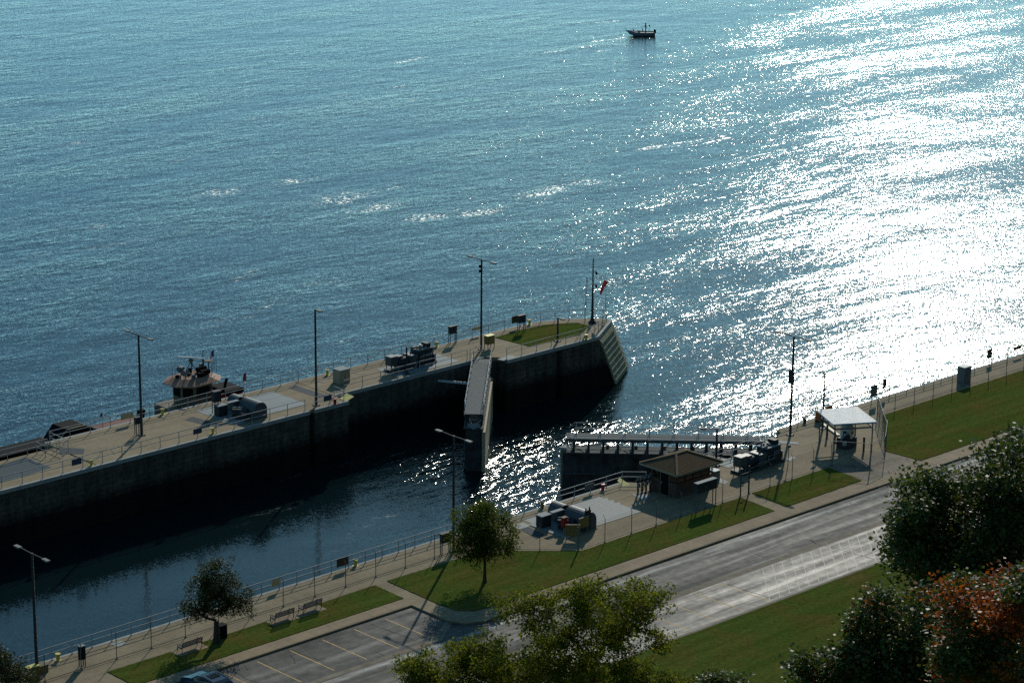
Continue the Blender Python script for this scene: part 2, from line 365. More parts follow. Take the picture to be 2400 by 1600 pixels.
def striped(name, a, b, axis, period, duty=0.5, rough=0.5, metal=0.0):
    m, t, bs = new_mat(name); sp = N(t, 'ShaderNodeSeparateXYZ'); tc = N(t, 'ShaderNodeTexCoord'); t.links.new(tc.outputs['Object'], sp.inputs[0])
    f = math_n(t, 'FRACT', math_n(t, 'DIVIDE', sp.outputs[axis], period))
    g = math_n(t, 'GREATER_THAN', f, duty); t.links.new(mixc(t, g, a, b), bs.inputs['Base Color'])
    bs.inputs['Roughness'].default_value = rough; bs.inputs['Metallic'].default_value = metal; return m

M.update({
 'deck': concrete('deck_concrete', (0.30, 0.24, 0.15), (0.225, 0.18, 0.11), 0.16),
 'walk': concrete('walk_concrete', (0.32, 0.245, 0.155), (0.245, 0.185, 0.12), 0.14),
 'coping': concrete('coping', (0.42, 0.43, 0.40), (0.33, 0.34, 0.32), 0.15),
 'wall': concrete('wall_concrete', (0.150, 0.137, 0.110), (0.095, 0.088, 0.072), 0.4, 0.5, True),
 'nose': concrete('nose_steel', (0.30, 0.30, 0.19), (0.20, 0.205, 0.13), 0.35, 0.6),
 'road': asphalt_material('road_asphalt', (0.070, 0.066, 0.056), 0.68),
 'lot': asphalt_material('parking_asphalt', (0.078, 0.075, 0.065), 0.56),
 'lot_n': asphalt_material('bay_asphalt', (0.088, 0.083, 0.072), 0.74),
 'pan': concrete('gutter_concrete', (0.26, 0.22, 0.16), (0.17, 0.145, 0.11), 0.3),
 'grass': grass_material(),
 'galv': plain('galvanised', (0.34, 0.35, 0.34), 0.6, 0.1, 0.15, 3.0, 0.15),
 'galvd': plain('galvanised_dull', (0.15, 0.16, 0.155), 0.65, 0.1, 0.18, 3.0, 0.12),
 'pole': plain('pole_bronze', (0.040, 0.046, 0.048), 0.6, 0.0, 0.18, 3.0, 0.12),
 'mach': plain('machine_grey', (0.062, 0.080, 0.086), 0.5, 0.0, 0.18, 3.0, 0.2),
 'machd': plain('machine_dark', (0.035, 0.042, 0.045), 0.6, 0.0, 0.3, 3.0, 0.12),
 'plate': plain('steel_plate', (0.20, 0.235, 0.235), 0.7, 0.0, 0.1, 3.0, 0.12),
 'wpad': plain('white_plate', (0.30, 0.31, 0.285), 0.7, 0.0, 0.07, 3.0, 0.1),
 'darkplate': plain('dark_plate', (0.05, 0.066, 0.075), 0.8, 0.0, 0.18, 3.0, 0.1),
 'tarp': plain('grey_tarp', (0.05, 0.075, 0.085), 0.8, 0.0, 0.12, 2.0, 0.1),
 'yellow': plain('yellow_paint', (0.62, 0.50, 0.09), 0.5, 0.0, 0.15),
 'yellowd': plain('dull_shaded_yellow', (0.19, 0.145, 0.04), 0.7, 0.0, 0.2),  # dull yellow, darkened to the tone the sheet boards have in shade
 'red': plain('red_paint', (0.33, 0.022, 0.022), 0.45, 0.0, 0.15),
 'white': plain('white_paint', (0.62, 0.62, 0.59), 0.6, 0.0, 0.06, 3.0, 0.1),
 'cream': plain('cream_paint', (0.17, 0.14, 0.095), 0.7, 0.0, 0.3, 1.5, 0.1),
 'beige': plain('beige_cabinet', (0.30, 0.27, 0.18), 0.5, 0.0, 0.1),
 'shingle': plain('brown_shingle', (0.115, 0.080, 0.048), 0.95, 0.0, 0.25, 5.0, 0.03),
 'ridge': plain('ridge_shingle', (0.19, 0.145, 0.09), 0.9, 0.0, 0.2, 3.0, 0.05),
 'brick': plain('brown_brick', (0.115, 0.066, 0.046), 0.8, 0.0, 0.25, 6.0),
 'trim': plain('tan_trim', (0.30, 0.26, 0.18), 0.6, 0.0, 0.1),
 'roofmetal': plain('roof_metal', (0.86, 0.86, 0.83), 0.5, 0.0, 0.04, 3.0, 0.25),
 'timber': plain('timber', (0.34, 0.29, 0.185), 0.75, 0.0, 0.25),
 'black': plain('black_paint', (0.010, 0.010, 0.010), 0.85, 0.0, 0.3, 3.0, 0.06),
 'bluesign': plain('blue_board', (0.045, 0.072, 0.11), 0.5, 0.0, 0.1),
 'brown': plain('brown_board', (0.07, 0.045, 0.025), 0.6, 0.0, 0.15),
 'tan': plain('tan_board', (0.48, 0.41, 0.22), 0.6, 0.0, 0.1),
 'orange': plain('orange_board', (0.40, 0.13, 0.03), 0.6, 0.0, 0.1),
 'pink': plain('faded_red_deck', (0.22, 0.11, 0.09), 0.8, 0.0, 0.25, 2.0, 0.1),
 'pinkroof': plain('faded_pink_roof', (0.33, 0.19, 0.13), 0.7, 0.0, 0.3, 1.2, 0.1),
 'bark': plain('bark', (0.055, 0.042, 0.030), 0.9, 0.0, 0.3, 4.0),
 'rubber': plain('rubber', (0.015, 0.015, 0.015), 0.75, 0.0, 0.2),
 'carblue': plain('car_blue', (0.030, 0.075, 0.13), 0.22, 0.35, 0.05),
 'sock': plain('orange_red_cloth', (0.90, 0.10, 0.07), 0.8, 0.0, 0.05, 3.0, 0.05),
 'alu': plain('aluminium_hull', (0.36, 0.38, 0.40), 0.45, 0.3, 0.1),
 'cloth': plain('dark_cloth', (0.03, 0.04, 0.06), 0.8, 0.0, 0.2),
 'skin': plain('skin', (0.42, 0.26, 0.18), 0.6, 0.0, 0.05),
 'stripe_line': plain('yellow_line_paint', (0.55, 0.36, 0.12), 0.7, 0.0, 0.3, 3.0, 0.1),
 'white_line': plain('worn_white_line', (0.12, 0.115, 0.10), 0.6, 0.0, 0.6, 1.2, 0.3),
})
def glass_material():
    m, t, b = new_mat('window_glass'); b.inputs['Base Color'].default_value = (0.02, 0.03, 0.03, 1); b.inputs['Roughness'].default_value = 0.08
    b.inputs['Transmission Weight'].default_value = 0.75; b.inputs['IOR'].default_value = 1.45; return m
M['glass'] = glass_material()

# ================================================================== SETTING
w = MB(); w.add([(-4000, 90, WATER_Z), (9000, 90, WATER_Z), (9000, 9000, WATER_Z), (-4000, 9000, WATER_Z)], [(0, 1, 2, 3)])
tag(w.build('river_water', M['water']), kind='structure')

# --- land: flat river bank rising into the bluff the picture was taken from
def land_z(x, y):
    d = max(0.0, 116-y); z = -0.36
    if d > 0: z += d*0.50*min(1, d/14.0) + 1.2*math.sin(x*0.05+y*0.03)*min(1, d/30)
    return z
xs = [-4000, -1500, -700, -300]+[-200+12*i for i in range(50)]+[460, 700, 1500, 4000, 9000]
ys = [-3000, -900, -300, -120]+[-60+9*i for i in range(19)]+[110, 113, 116, 118, 147]
V = [(x, y, land_z(x, max(y, -60))) for y in ys for x in xs]; nx = len(xs)
F = [(j*nx+i, j*nx+i+1, (j+1)*nx+i+1, (j+1)*nx+i) for j in range(len(ys)-1) for i in range(nx-1)]
tag(MB().add(V, F, True).build('terrain', M['grass']), kind='structure')

XL, XR = -900.0, 1800.0
road = tag(MB().prism([(XL, 131.25), (XR, 131.25), (XR, 136.66), (125.6, 136.66), (125.6, 140.0), (118.0, 140.0), (118.0, 136.66), (XL, 136.66)], -0.34, -0.152).build('road', M['road']), kind='structure')
lot_n = tag(MB().prism([(XL, 136.90), (119.2, 136.86), (122.45, 138.9), (122.45, 142.72), (XL, 142.72)], -0.34, -0.146).build('parking_bay', M['lot_n']), kind='structure')
lot_s = tag(MB().prism([(60, 125.05), (XR, 125.05), (XR, 130.55), (60, 130.55)], -0.34, -0.146).build('parking_strip', M['lot']), kind='structure')
pan_n = tag(MB().prism([(XL, 136.38), (119.9, 136.30), (122.6, 138.3), (122.6, 138.95), (119.2, 136.86), (XL, 136.90)], -0.34, -0.140).build('gutter_strip', M['pan']), kind='structure')
pan_s = tag(MB().prism([(60, 130.55), (XR, 130.55), (XR, 131.25), (60, 131.25)], -0.34, -0.142).build('gutter_strip', M['pan']), kind='structure')
kerb = tag(MB().prism([(60, 124.78), (XR, 124.78), (XR, 125.05), (60, 125.05)], -0.36, -0.06).build('kerb', M['pan']), kind='structure')
lawn_s = tag(MB().prism([(60, 108.0), (XR, 108.0), (XR, 124.78), (60, 124.78)], -0.36, -0.05).build('lawn', M['grass']), kind='structure')

# painted stall lines: flat sheets a few millimetres above the paving
def paint(parent, a, b, wd, mat, name='parking_line', z=-0.142):
    a, b = Vector((a[0], a[1], 0)), Vector((b[0], b[1], 0)); d = (b-a).normalized(); n = Vector((-d.y, d.x, 0))*wd/2
    q = [a-n, b-n, b+n, a+n]; return MB().add([(v.x, v.y, z) for v in q], [(0, 1, 2, 3)]).build(name, mat, parent)
for k in range(8): paint(lot_n, (119.42-3.03*k, 142.25), (119.52-3.03*k, 137.25 if k else 137.9), 0.10, M['stripe_line'])
for k in range(9): paint(lot_s, (143.6-2.95*k, 130.35), (143.75-2.95*k, 125.35), 0.10, M['stripe_line'])
for k in range(20): paint(lot_s, (148.4+1.15*k, 130.3), (143.8+1.15*k, 125.4), 0.045, M['white_line'], 'hatch_line')

def strip(parent, pts, wd, mat, name, z=-0.143):
    """narrow flat strip along photographed points on the paving"""
    P = [G(*p, -0.15) for p in pts]; Q = []
    for a, b in zip(P[:-1], P[1:]): Q += [a.lerp(b, i/4)+Vector((rnd.uniform(-.03, .03), rnd.uniform(-.03, .03), 0)) for i in range(4)]
    Q.append(P[-1]); V = []
    for i, p in enumerate(Q):
        d = Q[min(i+1, len(Q)-1)]-Q[max(i-1, 0)]; nn = Vector((-d.y, d.x, 0)).normalized()*wd*rnd.uniform(.3, .6); V += [(p.x-nn.x, p.y-nn.y, z), (p.x+nn.x, p.y+nn.y, z)]
    return MB().add(V, [(2*i, 2*i+1, 2*i+3, 2*i+2) for i in range(len(Q)-1)]).build(name, mat, parent)
M['seal'] = plain('pale_crack_seal', (0.30, 0.29, 0.255), 0.7, 0.0, 0.4, 3.0, 0.1); M['crack'] = plain('dark_crack', (0.022, 0.021, 0.020), 0.8, 0.0, 0.2, 3.0, 0.05)
def R7(*q): return [(1700+x/2.613, 1000+y/2.613) for x, y in q]
def R8(*q): return [(500+x/3.92, 1200+y/3.92) for x, y in q]
for q in (((720, 545), (790, 568), (830, 585)), ((540, 640), (600, 632), (645, 615)), ((125, 760), (170, 785), (225, 808)), ((820, 440), (890, 447), (965, 438)), ((1005, 382), (1022, 395), (1026, 412)), ((625, 668), (650, 655), (690, 655)), ((760, 600), (735, 592), (700, 590))): strip(road, R7(*q), .07, M['seal'], 'crack_seal')
for q in (((300, 622), (400, 655), (520, 690)), ((900, 420), (980, 440), (1070, 472)), ((1400, 240), (1450, 255), (1500, 270))): strip(road, R7(*q), .06, M['seal'], 'crack_seal')
for q in (((520, 690), (560, 715), (600, 722), (760, 768), (905, 808)), ((10, 960), (120, 1000), (290, 1050))): strip(lot_s, R7(*q), .07, M['crack'], 'crack')
for q in (((190, 1455), (310, 1530), (420, 1570)), ((720, 1265), (800, 1300), (940, 1340), (1020, 1382)), ((1440, 1022), (1560, 1068), (1750, 1135), (1880, 1190)), ((700, 1310), (745, 1350), (752, 1390)), ((280, 1405), (300, 1425), (315, 1450)), ((1490, 1280), (1550, 1305), (1600, 1330))): strip(lot_n, R8(*q), .06, M['crack'], 'crack')
# --- near river bank apron (the lock's land wall and deck): one concrete body, lawns and slabs on top
apron = [(XL, 142.78), (122.5, 142.78), (122.5, 138.6), (123.2, 137.3), (124.6, 136.72), (XR, 136.72), (XR, 153.05), (175.4, 152.95), (175.2, 152.2),
         (173.2, 151.3), (172.2, 150.35), (156.4, 150.35), (155.4, 151.2), (154.6, 152.2), (XL, 152.2)]
near_wall = tag(MB().prism(apron, -9.5, -0.012).build('lock_apron', M['deck']), kind='structure')
near_face = [(XL, 152.2), (154.6, 152.2)]
# deck slabs with open joints
def slabs(parent, x0, x1, y0, y1, step, mat, z0=-0.03, z1=0.0, gap=0.018, name='slab'):
    n = max(1, round((x1-x0)/step)); L = (x1-x0)/n
    proto = MB().box(gap/2, L-gap/2, 0, y1-y0, z0, z1).build(name, mat, parent, (x0, y0, 0))
    for i in range(1, n): share(proto, parent, (x0+i*L, y0, 0))
slabs(near_wall, 60, 154.4, 149.15, 151.95, 6.1, M['deck'])
slabs(near_wall, 176.0, 260, 149.9, 152.75, 6.1, M['deck'])
slabs(near_wall, 60, 122.5, 142.86, 144.16, 1.83, M['walk'])
slabs(near_wall, 125.2, 170.4, 136.80, 138.42, 1.83, M['walk'])
slabs(near_wall, 178.6, 252, 136.80, 138.42, 1.83, M['walk'])
slabs(near_wall, 60, 154.4, 151.96, 152.21, 6.1, M['coping'], -0.25, 0.006, 0.01, 'coping_block')
slabs(near_wall, 176.0, 260, 152.76, 153.06, 6.1, M['coping'], -0.25, 0.006, 0.01, 'coping_block')
slabs(near_wall, 156.6, 172.0, 150.10, 150.36, 5.1, M['coping'], -0.25, 0.006, 0.01, 'coping_block')
MB().add([(170.7, 138.5, 0.004), (178.4, 138.5, 0.004), (178.9, 136.5, -0.136), (170.2, 136.5, -0.136), (170.7, 142.4, 0.004), (178.1, 142.4, 0.004)], [(0, 3, 2, 1), (4, 0, 1, 5)]).build('driveway_apron', M['pan'], near_wall)
lawn_polys = [
 [(98.0, 147.55), (98.0, 144.2), (122.9, 144.2), (123.0, 147.75), (108, 147.42)],
 [(60.0, 147.5), (60.0, 144.2), (92.0, 144.2), (95.2, 147.0), (94.2, 147.55)],
 [(124.3, 147.8), (124.1, 141.8), (124.3, 139.6), (125.2, 138.75), (126.4, 138.48), (158.95, 138.5), (159.25, 142.55), (140.2, 142.45), (136.2, 146.0), (132.6, 147.7)],
 [(160.45, 138.5), (170.4, 138.6), (170.9, 142.8), (160.8, 142.7)],
 [(178.4, 138.6), (252, 138.5), (252, 149.75), (186.2, 149.3), (178.2, 142.5)],
 [(252.02, 138.5), (XR, 138.5), (XR, 149.75), (252.02, 149.75)]]
for k, pl in enumerate(lawn_polys):
    n = len(pl); A = sum(pl[i][0]*pl[(i+1) % n][1]-pl[(i+1) % n][0]*pl[i][1] for i in range(n))
    rag = []                                                # ragged turf edge
    for a, b in zip(pl, pl[1:]+pl[:1]):
        a, b = Vector((*a, 0)), Vector((*b, 0)); m_ = min(220, max(1, int((b-a).length/.35)))
        for i in range(m_):
            v = a.lerp(b, i/m_); rag.append((v.x+rnd.uniform(-.035, .035), v.y+rnd.uniform(-.035, .035)))
    tag(MB().prism(rag, -0.3, 0.035).build('lawn', M['grass']), kind='structure')

# ================================================================== FAR LOCK WALL
top = [(-900, 185.85), (146.9, 185.85), (146.9, 186.5), (147.5, 186.5), (147.5, 185.85), (151.6, 185.85), (151.6, 188.0), (170.6, 188.0), (171.6, 187.0), (171.8, 185.85),
       (178.9, 185.85), (178.9, 186.5), (179.6, 186.5), (179.6, 185.85), (184.9, 185.85), (190.15, 189.2), (190.1, 190.1), (189.3, 191.1), (187.2, 192.7), (184.2, 194.0), (181.5, 194.25), (123.2, 194.25), (123.2, 192.45), (-900, 192.45)]
shift = {14: (2.3, -0.35), 15: (2.3, -0.35), 16: (2.3, 0.2)}
fwall = thing('lock_wall', 'long grey concrete river wall with deck on top running to sloped nose', 'wall', (0, 0, 0))
n = len(top); zb = -9.5; k9 = -zb/5.5
bot = [(p[0]+shift.get(i, (0, 0))[0]*k9, p[1]+shift.get(i, (0, 0))[1]*k9) for i, p in enumerate(top)]
V = [(p[0], p[1], zb) for p in bot]+[(p[0], p[1], -0.35) for p in top]
F = [tuple(range(n, 2*n))]+[(i, (i+1) % n, n+(i+1) % n, n+i) for i in range(n)]
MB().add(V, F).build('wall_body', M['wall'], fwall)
# facing courses between the monolith joints: raised armour bands with open gaps
rows = [(-0.42-0.5*i) for i in range(10)]
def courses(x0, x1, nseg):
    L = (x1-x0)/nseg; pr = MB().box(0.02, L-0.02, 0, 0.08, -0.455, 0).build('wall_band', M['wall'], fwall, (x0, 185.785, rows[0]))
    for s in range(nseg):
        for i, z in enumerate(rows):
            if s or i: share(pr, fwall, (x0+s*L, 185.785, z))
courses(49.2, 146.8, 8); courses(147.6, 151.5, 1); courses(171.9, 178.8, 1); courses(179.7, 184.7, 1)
# deck slabs and coping on the far wall
slabs(fwall, 60, 123.0, 185.99, 192.43, 6.3, M['deck'], -0.35, 0.0)
slabs(fwall, 123.2, 151.55, 185.99, 194.02, 7.1, M['deck'], -0.35, 0.0)
slabs(fwall, 151.62, 171.0, 188.25, 194.02, 6.4, M['deck'], -0.35, 0.0)
MB().prism([(171.02, 188.25), (172.0, 187.1), (172.1, 185.99), (184.75, 185.99), (189.85, 189.25), (189.8, 190.0), (189.05, 190.9), (187.05, 192.45), (184.1, 193.75), (181.5, 194.02), (171.02, 194.02)], -0.35, 0.0).build('slab', M['deck'], fwall)
slabs(fwall, 60, 146.9, 185.70, 185.985, 6.2, M['coping'], -0.35, 0.008, 0.01, 'coping_block')
slabs(fwall, 147.5, 151.6, 185.70, 185.985, 4.1, M['coping'], -0.35, 0.008, 0.01, 'coping_block')
slabs(fwall, 151.62, 171.0, 188.0, 188.245, 6.4, M['coping'], -0.35, 0.008, 0.01, 'coping_block')
slabs(fwall, 172.1, 184.7, 185.70, 185.985, 6.3, M['coping'], -0.35, 0.008, 0.01, 'coping_block')
slabs(fwall, 123.2, 181.5, 194.025, 194.27, 7.3, M['coping'], -0.35, 0.008, 0.01, 'coping_block')
def edge_strip(pts, wd, z0, z1, mat, name):
    for a, b in zip(pts[:-1], pts[1:]):
        a, b = Vector((*a, 0)), Vector((*b, 0)); d = (b-a); L = d.length; d /= L; nn = Vector((-d.y, d.x, 0))
        MB().obox((a+b)/2+Vector((0, 0, (z0+z1)/2)), d*(L/2-0.004), nn*wd/2, Vector((0, 0, (z1-z0)/2))).build(name, mat, fwall)
edge_strip([(184.75, 185.86), (190.02, 189.22)], 0.26, -0.3, 0.012, M['coping'], 'coping_block')
edge_strip([(190.0, 189.3), (189.95, 190.05), (189.18, 191.0), (187.12, 192.58), (184.15, 193.88), (181.6, 194.14)], 0.22, -0.3, 0.010, M['coping'], 'coping_block')
# sloped nose: bands across the battered end
A0, A1 = Vector((184.9, 185.83, -0.35)), Vector((190.17, 189.18, -0.35)); B0, B1 = Vector((187.2, 185.48, -5.85)), Vector((192.47, 188.83, -5.85))
nrm = (A1-A0).cross(B0-A0).normalized()
if nrm.z < 0: nrm = -nrm
for i in range(9):
    f0, f1 = i/9.0, (i+0.74)/9.0
    q = [A0.lerp(B0, f0), A1.lerp(B1, f0), A1.lerp(B1, f1), A0.lerp(B0, f1)]
    q = [A0.lerp(B0, f0), A1.lerp(B1, f0), A1.lerp(B1, (i+.98)/9.0), A0.lerp(B0, (i+.98)/9.0)]
    inn = [v-nrm*0.03 for v in q]; mid = [q[0]+nrm*.02, q[1]+nrm*.02, q[2].lerp(q[1], .12)+nrm*.24, q[3].lerp(q[0], .12)+nrm*.24]
    MB().add(inn+mid, [(0, 1, 2, 3), (4, 7, 6, 5), (0, 4, 5, 1), (1, 5, 6, 2), (2, 6, 7, 3), (3, 7, 4, 0)]).build('nose_band', M['nose'], fwall)
MB().add([A0+nrm*.012, A1+nrm*.012, B1+nrm*.012, B0+nrm*.012], [(0, 1, 2, 3)]).build('nose_plate', M['nose'], fwall)
gpoly = [tuple(G(*p)[:2]) for p in [(1160, 791), (1220, 774), (1279, 761.5), (1353, 757.5), (1381, 764.5), (1361, 784), (1243, 812.5)]]
tag(MB().prism(gpoly, -0.02, 0.05).build('lawn', M['grass']), kind='structure')
# rungs of the wall ladders in the two upright slots
for xx in (147.2, 179.25):
    for i in range(12): MB().beam((xx-.24, 186.3, -0.4-.4*i), (xx+.24, 186.3, -0.4-.4*i), .03).build('ladder_rung', M['galvd'], fwall)
# ================================================================== RAILINGS AND FENCES
def V3(p, z=0.0): return Vector((p[0], p[1], z))
def along(pts, spacing):
    """points spaced along a plan polyline, corners included"""
    out = []
    for a, b in zip(pts[:-1], pts[1:]):
        a, b = V3(a), V3(b); n = max(1, round((b-a).length/spacing)); out += [a.lerp(b, i/n) for i in range(n)]
    return out+[V3(pts[-1])]
POST_CACHE = {}
def rail_post(h, mat):
    k = (h, mat.name)
    if k not in POST_CACHE:
        m = MB().tube([(0, 0, 0.0), (0, 0, h)], 0.034, 6).box(-.075, .075, -.075, .075, 0.0, 0.014)
        for sx in (-.055, .055): m.lathe([(.016, .014), (.016, .05)], 6, (sx, 0, 0))
        POST_CACHE[k] = m.mesh('post', mat)
    return POST_CACHE[k]
def railing(label, pts, spacing=2.05, h=1.07, group=None, mat=None, mid=(0.55,), base=0.008, cat='railing', name='railing', r=0.034):
    mat = mat or M['galv']; o = V3(pts[0], base); t = thing(name, label, cat, o, 0, group)
    me = rail_post(h, mat)
    for p in along(pts, spacing):
        c = bpy.data.objects.new('post', me); COL.objects.link(c); c.parent = t; c.location = (p.x-o.x, p.y-o.y, 0)
    loc = [V3(p)-V3(pts[0]) for p in pts]
    for k, z in enumerate((h,)+tuple(h*m for m in mid)):
        MB().tube([v+Vector((0, 0, z)) for v in loc], r, 6).build('top_rail' if k == 0 else 'mid_rail', mat, t)
    return t
railing('long galvanised railing on chamber edge of far wall, left of ladder slot', [(60, 186.12), (146.6, 186.12)], 2.06)
railing('short galvanised railing at far chamber edge ending by red bitt and yellow ramp', [(147.8, 186.12), (151.3, 186.12), (151.3, 187.6)], 1.8)
railing('galvanised railing set back along gate recess of far wall', [(153.2, 188.4), (162.3, 188.4)], 2.05)
railing('galvanised railing along far gate recess beside light steel plates', [(162.75, 188.4), (169.0, 188.4)], 2.05)
railing('short galvanised railing with end loop beside far gate walkway', [(169.4, 188.4), (171.0, 188.5)], 1.6)
railing('galvanised railing on river edge of narrow left end of far wall', [(60, 192.2), (122.2, 192.2)], 2.1)
railing('galvanised railing on river edge behind far wall machinery and towboat', [(123.5, 193.85), (171.6, 193.85)], 2.15)
railing('galvanised railing on river edge behind dark cabinets before grass nose', [(172.3, 193.85), (181.4, 193.85)], 2.2)
railing('galvanised railing wrapping round the grass topped nose of far wall', [(181.9, 193.85), (184.0, 193.6), (186.9, 192.3), (188.9, 190.8), (189.6, 189.9), (189.6, 189.45), (184.7, 186.25), (172.3, 186.15)], 2.0)
railing('small guard railing round ladder opening at step in far wall', [(121.0, 192.05), (121.0, 190.7), (123.4, 190.7), (123.4, 193.6)], 1.3, cat='railing')
railing('long galvanised railing on near chamber edge beside walkway with benches', [(60, 152.0), (146.3, 152.0)], 1.72, 1.0)
railing('galvanised railing at near chamber edge by red bitt turning inland at recess', [(146.75, 152.0), (154.4, 152.0), (155.9, 150.6)], 1.7, 1.0)
railing('galvanised railing along near gate recess behind brown roofed hut', [(157.2, 150.55), (164.4, 150.55)], 1.9, 1.0)
railing('galvanised railing between hut and hydraulic unit at near gate recess', [(164.8, 150.55), (172.8, 150.55)], 2.0, 1.0)
railing('galvanised railing on upstream river edge behind canopy and long lawn', [(175.6, 152.8), (252, 152.8)], 2.6, 1.07)
# braces of the railings' swing sections
def brace(parent_pt, pts, label):
    o = V3(parent_pt); t = MB()
    for a, b in pts: t.tube([Vector(a)-o, Vector(b)-o], 0.022, 5)
    tag(t.build('rail_brace', M['galv'], None, o), label, 'brace')
for k, (x, y, z, lb) in enumerate([(124.3, 186.12, 1.07, 'pair of diagonal rail braces above front bollard near left edge of far wall'), (137.0, 186.12, 1.07, 'pair of diagonal rail braces above front bollard before haulage winch'),
                                (155.0, 193.85, 1.07, 'pair of diagonal rail braces on river edge by beige cabinet'), (170.0, 193.85, 1.07, 'pair of diagonal rail braces on river edge by cream bollard behind hydraulic unit'),
                                (182.8, 193.75, 1.07, 'pair of diagonal rail braces behind grass nose'), (96.9, 152.0, 1.0, 'diagonal rail braces beside yellow bollard at near lower left'), (124.7, 152.0, 1.0, 'diagonal rail braces beside yellow bollard near brown board'), (145.2, 152.0, 1.0, 'diagonal rail braces beside rusty bollard at near edge')]):
    brace((x, y), [((x-.95, y, .45), (x-.45, y, z)), ((x+.45, y, z), (x+.95, y, .45))], lb)

FPOST = {}
def fence_post(h, r):
    k = (h, r)
    if k not in FPOST:
        m = MB().tube([(0, 0, 0), (0, 0, h)], r, 7).box(-.09, .09, -.09, .09, 0.0, 0.016)
        for sx in (-.065, .065): m.lathe([(.018, .016), (.018, .06)], 6, (sx, 0, 0))
        m.tube([(0, 0, h-.02), (0.0, 0.24, h+.24)], 0.018, 5)
        FPOST[k] = m.mesh('fence_post', M['galvd'])
    return FPOST[k]
def chain_mesh(a, b, h, z0=0.12, sp=0.16, r=0.0022):
    """diamond wire fabric between two plan points"""
    a, b = V3(a), V3(b); L = (b-a).length; d = (b-a)/L; m = MB(); hh = h-z0
    k = -hh
    def pt(u, z): return a+d*u+Vector((0, 0, z))
    while k < L:
        for s in (1, -1):
            u0, u1 = (k, k+hh)
            z_a, z_b = (z0, h) if s == 1 else (h, z0)
            c0, c1 = max(0, u0), min(L, u1)
            if c1-c0 < 0.05: continue
            f = lambda u: z_a+(z_b-z_a)*(u-u0)/hh
            p, q = pt(c0, f(c0)), pt(c1, f(c1)); n = Vector((-d.y, d.x, 0))*r; up = Vector((0, 0, r*1.4))
            m.add([p-n-up, p+n-up, p+up, q-n-up, q+n-up, q+up], [(0, 1, 4, 3), (1, 2, 5, 4), (2, 0, 3, 5)])
        k += sp
    return m
def fence(label, posts, h=2.05, top=False, big=(), group=None, arms=True):
    o = V3(posts[0], 0.0); t = thing('chain_link_fence', label, 'fence', o, 0, group)
    for i, p in enumerate(posts):
        c = bpy.data.objects.new('post', fence_post(h, 0.05 if i in big else 0.03)); COL.objects.link(c); c.parent = t; c.location = (p[0]-o.x, p[1]-o.y, 0)
        if i+1 < len(posts):
            d = V3(posts[i+1])-V3(p); c.rotation_euler = (0, 0, math.atan2(d.y, d.x))
        else:
            d = V3(p)-V3(posts[i-1]); c.rotation_euler = (0, 0, math.atan2(d.y, d.x))
    loc = [V3(p)-V3(posts[0]) for p in posts]
    MB().tube([v+Vector((0, 0, .10)) for v in loc], .022, 6).build('bottom_rail', M['galvd'], t)
    if top: MB().tube([v+Vector((0, 0, h-.04)) for v in loc], .024, 6).build('top_rail', M['galv'], t)
    me = MB()
    for a, b in zip(posts[:-1], posts[1:]):
        q = chain_mesh((a[0]-o.x, a[1]-o.y), (b[0]-o.x, b[1]-o.y), h-.06); me.add(q.v, q.f)
    c = me.build('wire_mesh', M['galvd'], t); c['kind'] = 'stuff'
    return t
fence('chain link fence with slanted arms along walkway behind the benches', [(81.55+3.045*i, 149.05) for i in range(18)])
fence('chain link fence panel slanting from near walkway towards lawn corner', [(133.3, 148.9), (135.5, 146.85), (137.75, 144.75), (140.0, 142.66)], top=False, big=(3,))
fence('chain link fence between winch pad and lawn with small tree', [(140.0, 142.60), (143.0, 142.62), (146.1, 142.66), (149.05, 142.7), (152.05, 142.75), (155.05, 142.8), (157.2, 142.82), (159.45, 142.85)])
fence('chain link fence along short lawn between footpath and canopy', [(160.6, 142.86), (163.3, 142.9), (166.2, 142.93), (169.0, 142.95), (171.4, 142.98)])
fence('tall chain link fence along long upstream lawn', [(185.7, 149.55)]+[(188.7+2.86*i, 149.9) for i in range(20)])
fence('chain link fence slanting from canopy corner to upstream walkway', [(179.9, 143.7), (182.0, 145.9), (184.0, 147.9), (185.6, 149.5)], top=True)
ge = fence('chain link gate enclosure standing in front of canopy', [(171.6, 143.0), (173.5, 140.25), (176.0, 140.7), (179.8, 143.6)], 2.3, True, (1,))
gp_ = thing('pedestrian_gate', 'pedestrian gate between two stout dark posts on footpath through fence', 'gate', (159.5, 142.86, 0))
for dx in (0.0, 1.02): MB().tube([(dx, 0, 0), (dx, 0, 2.5)], .06, 8).build('gate_post', M['pole'], gp_)
for z in (.15, 1.0, 1.95): MB().tube([(0.08, 0, z), (.94, 0, z)], .02, 6).build('gate_rail', M['galv'], gp_)
MB().box(.2, .5, -.02, .02, 1.05, 1.2).build('latch_plate', M['black'], gp_)
q = chain_mesh((.06, 0), (.96, 0), 1.95); q.build('wire_mesh', M['galvd'], gp_)['kind'] = 'stuff'

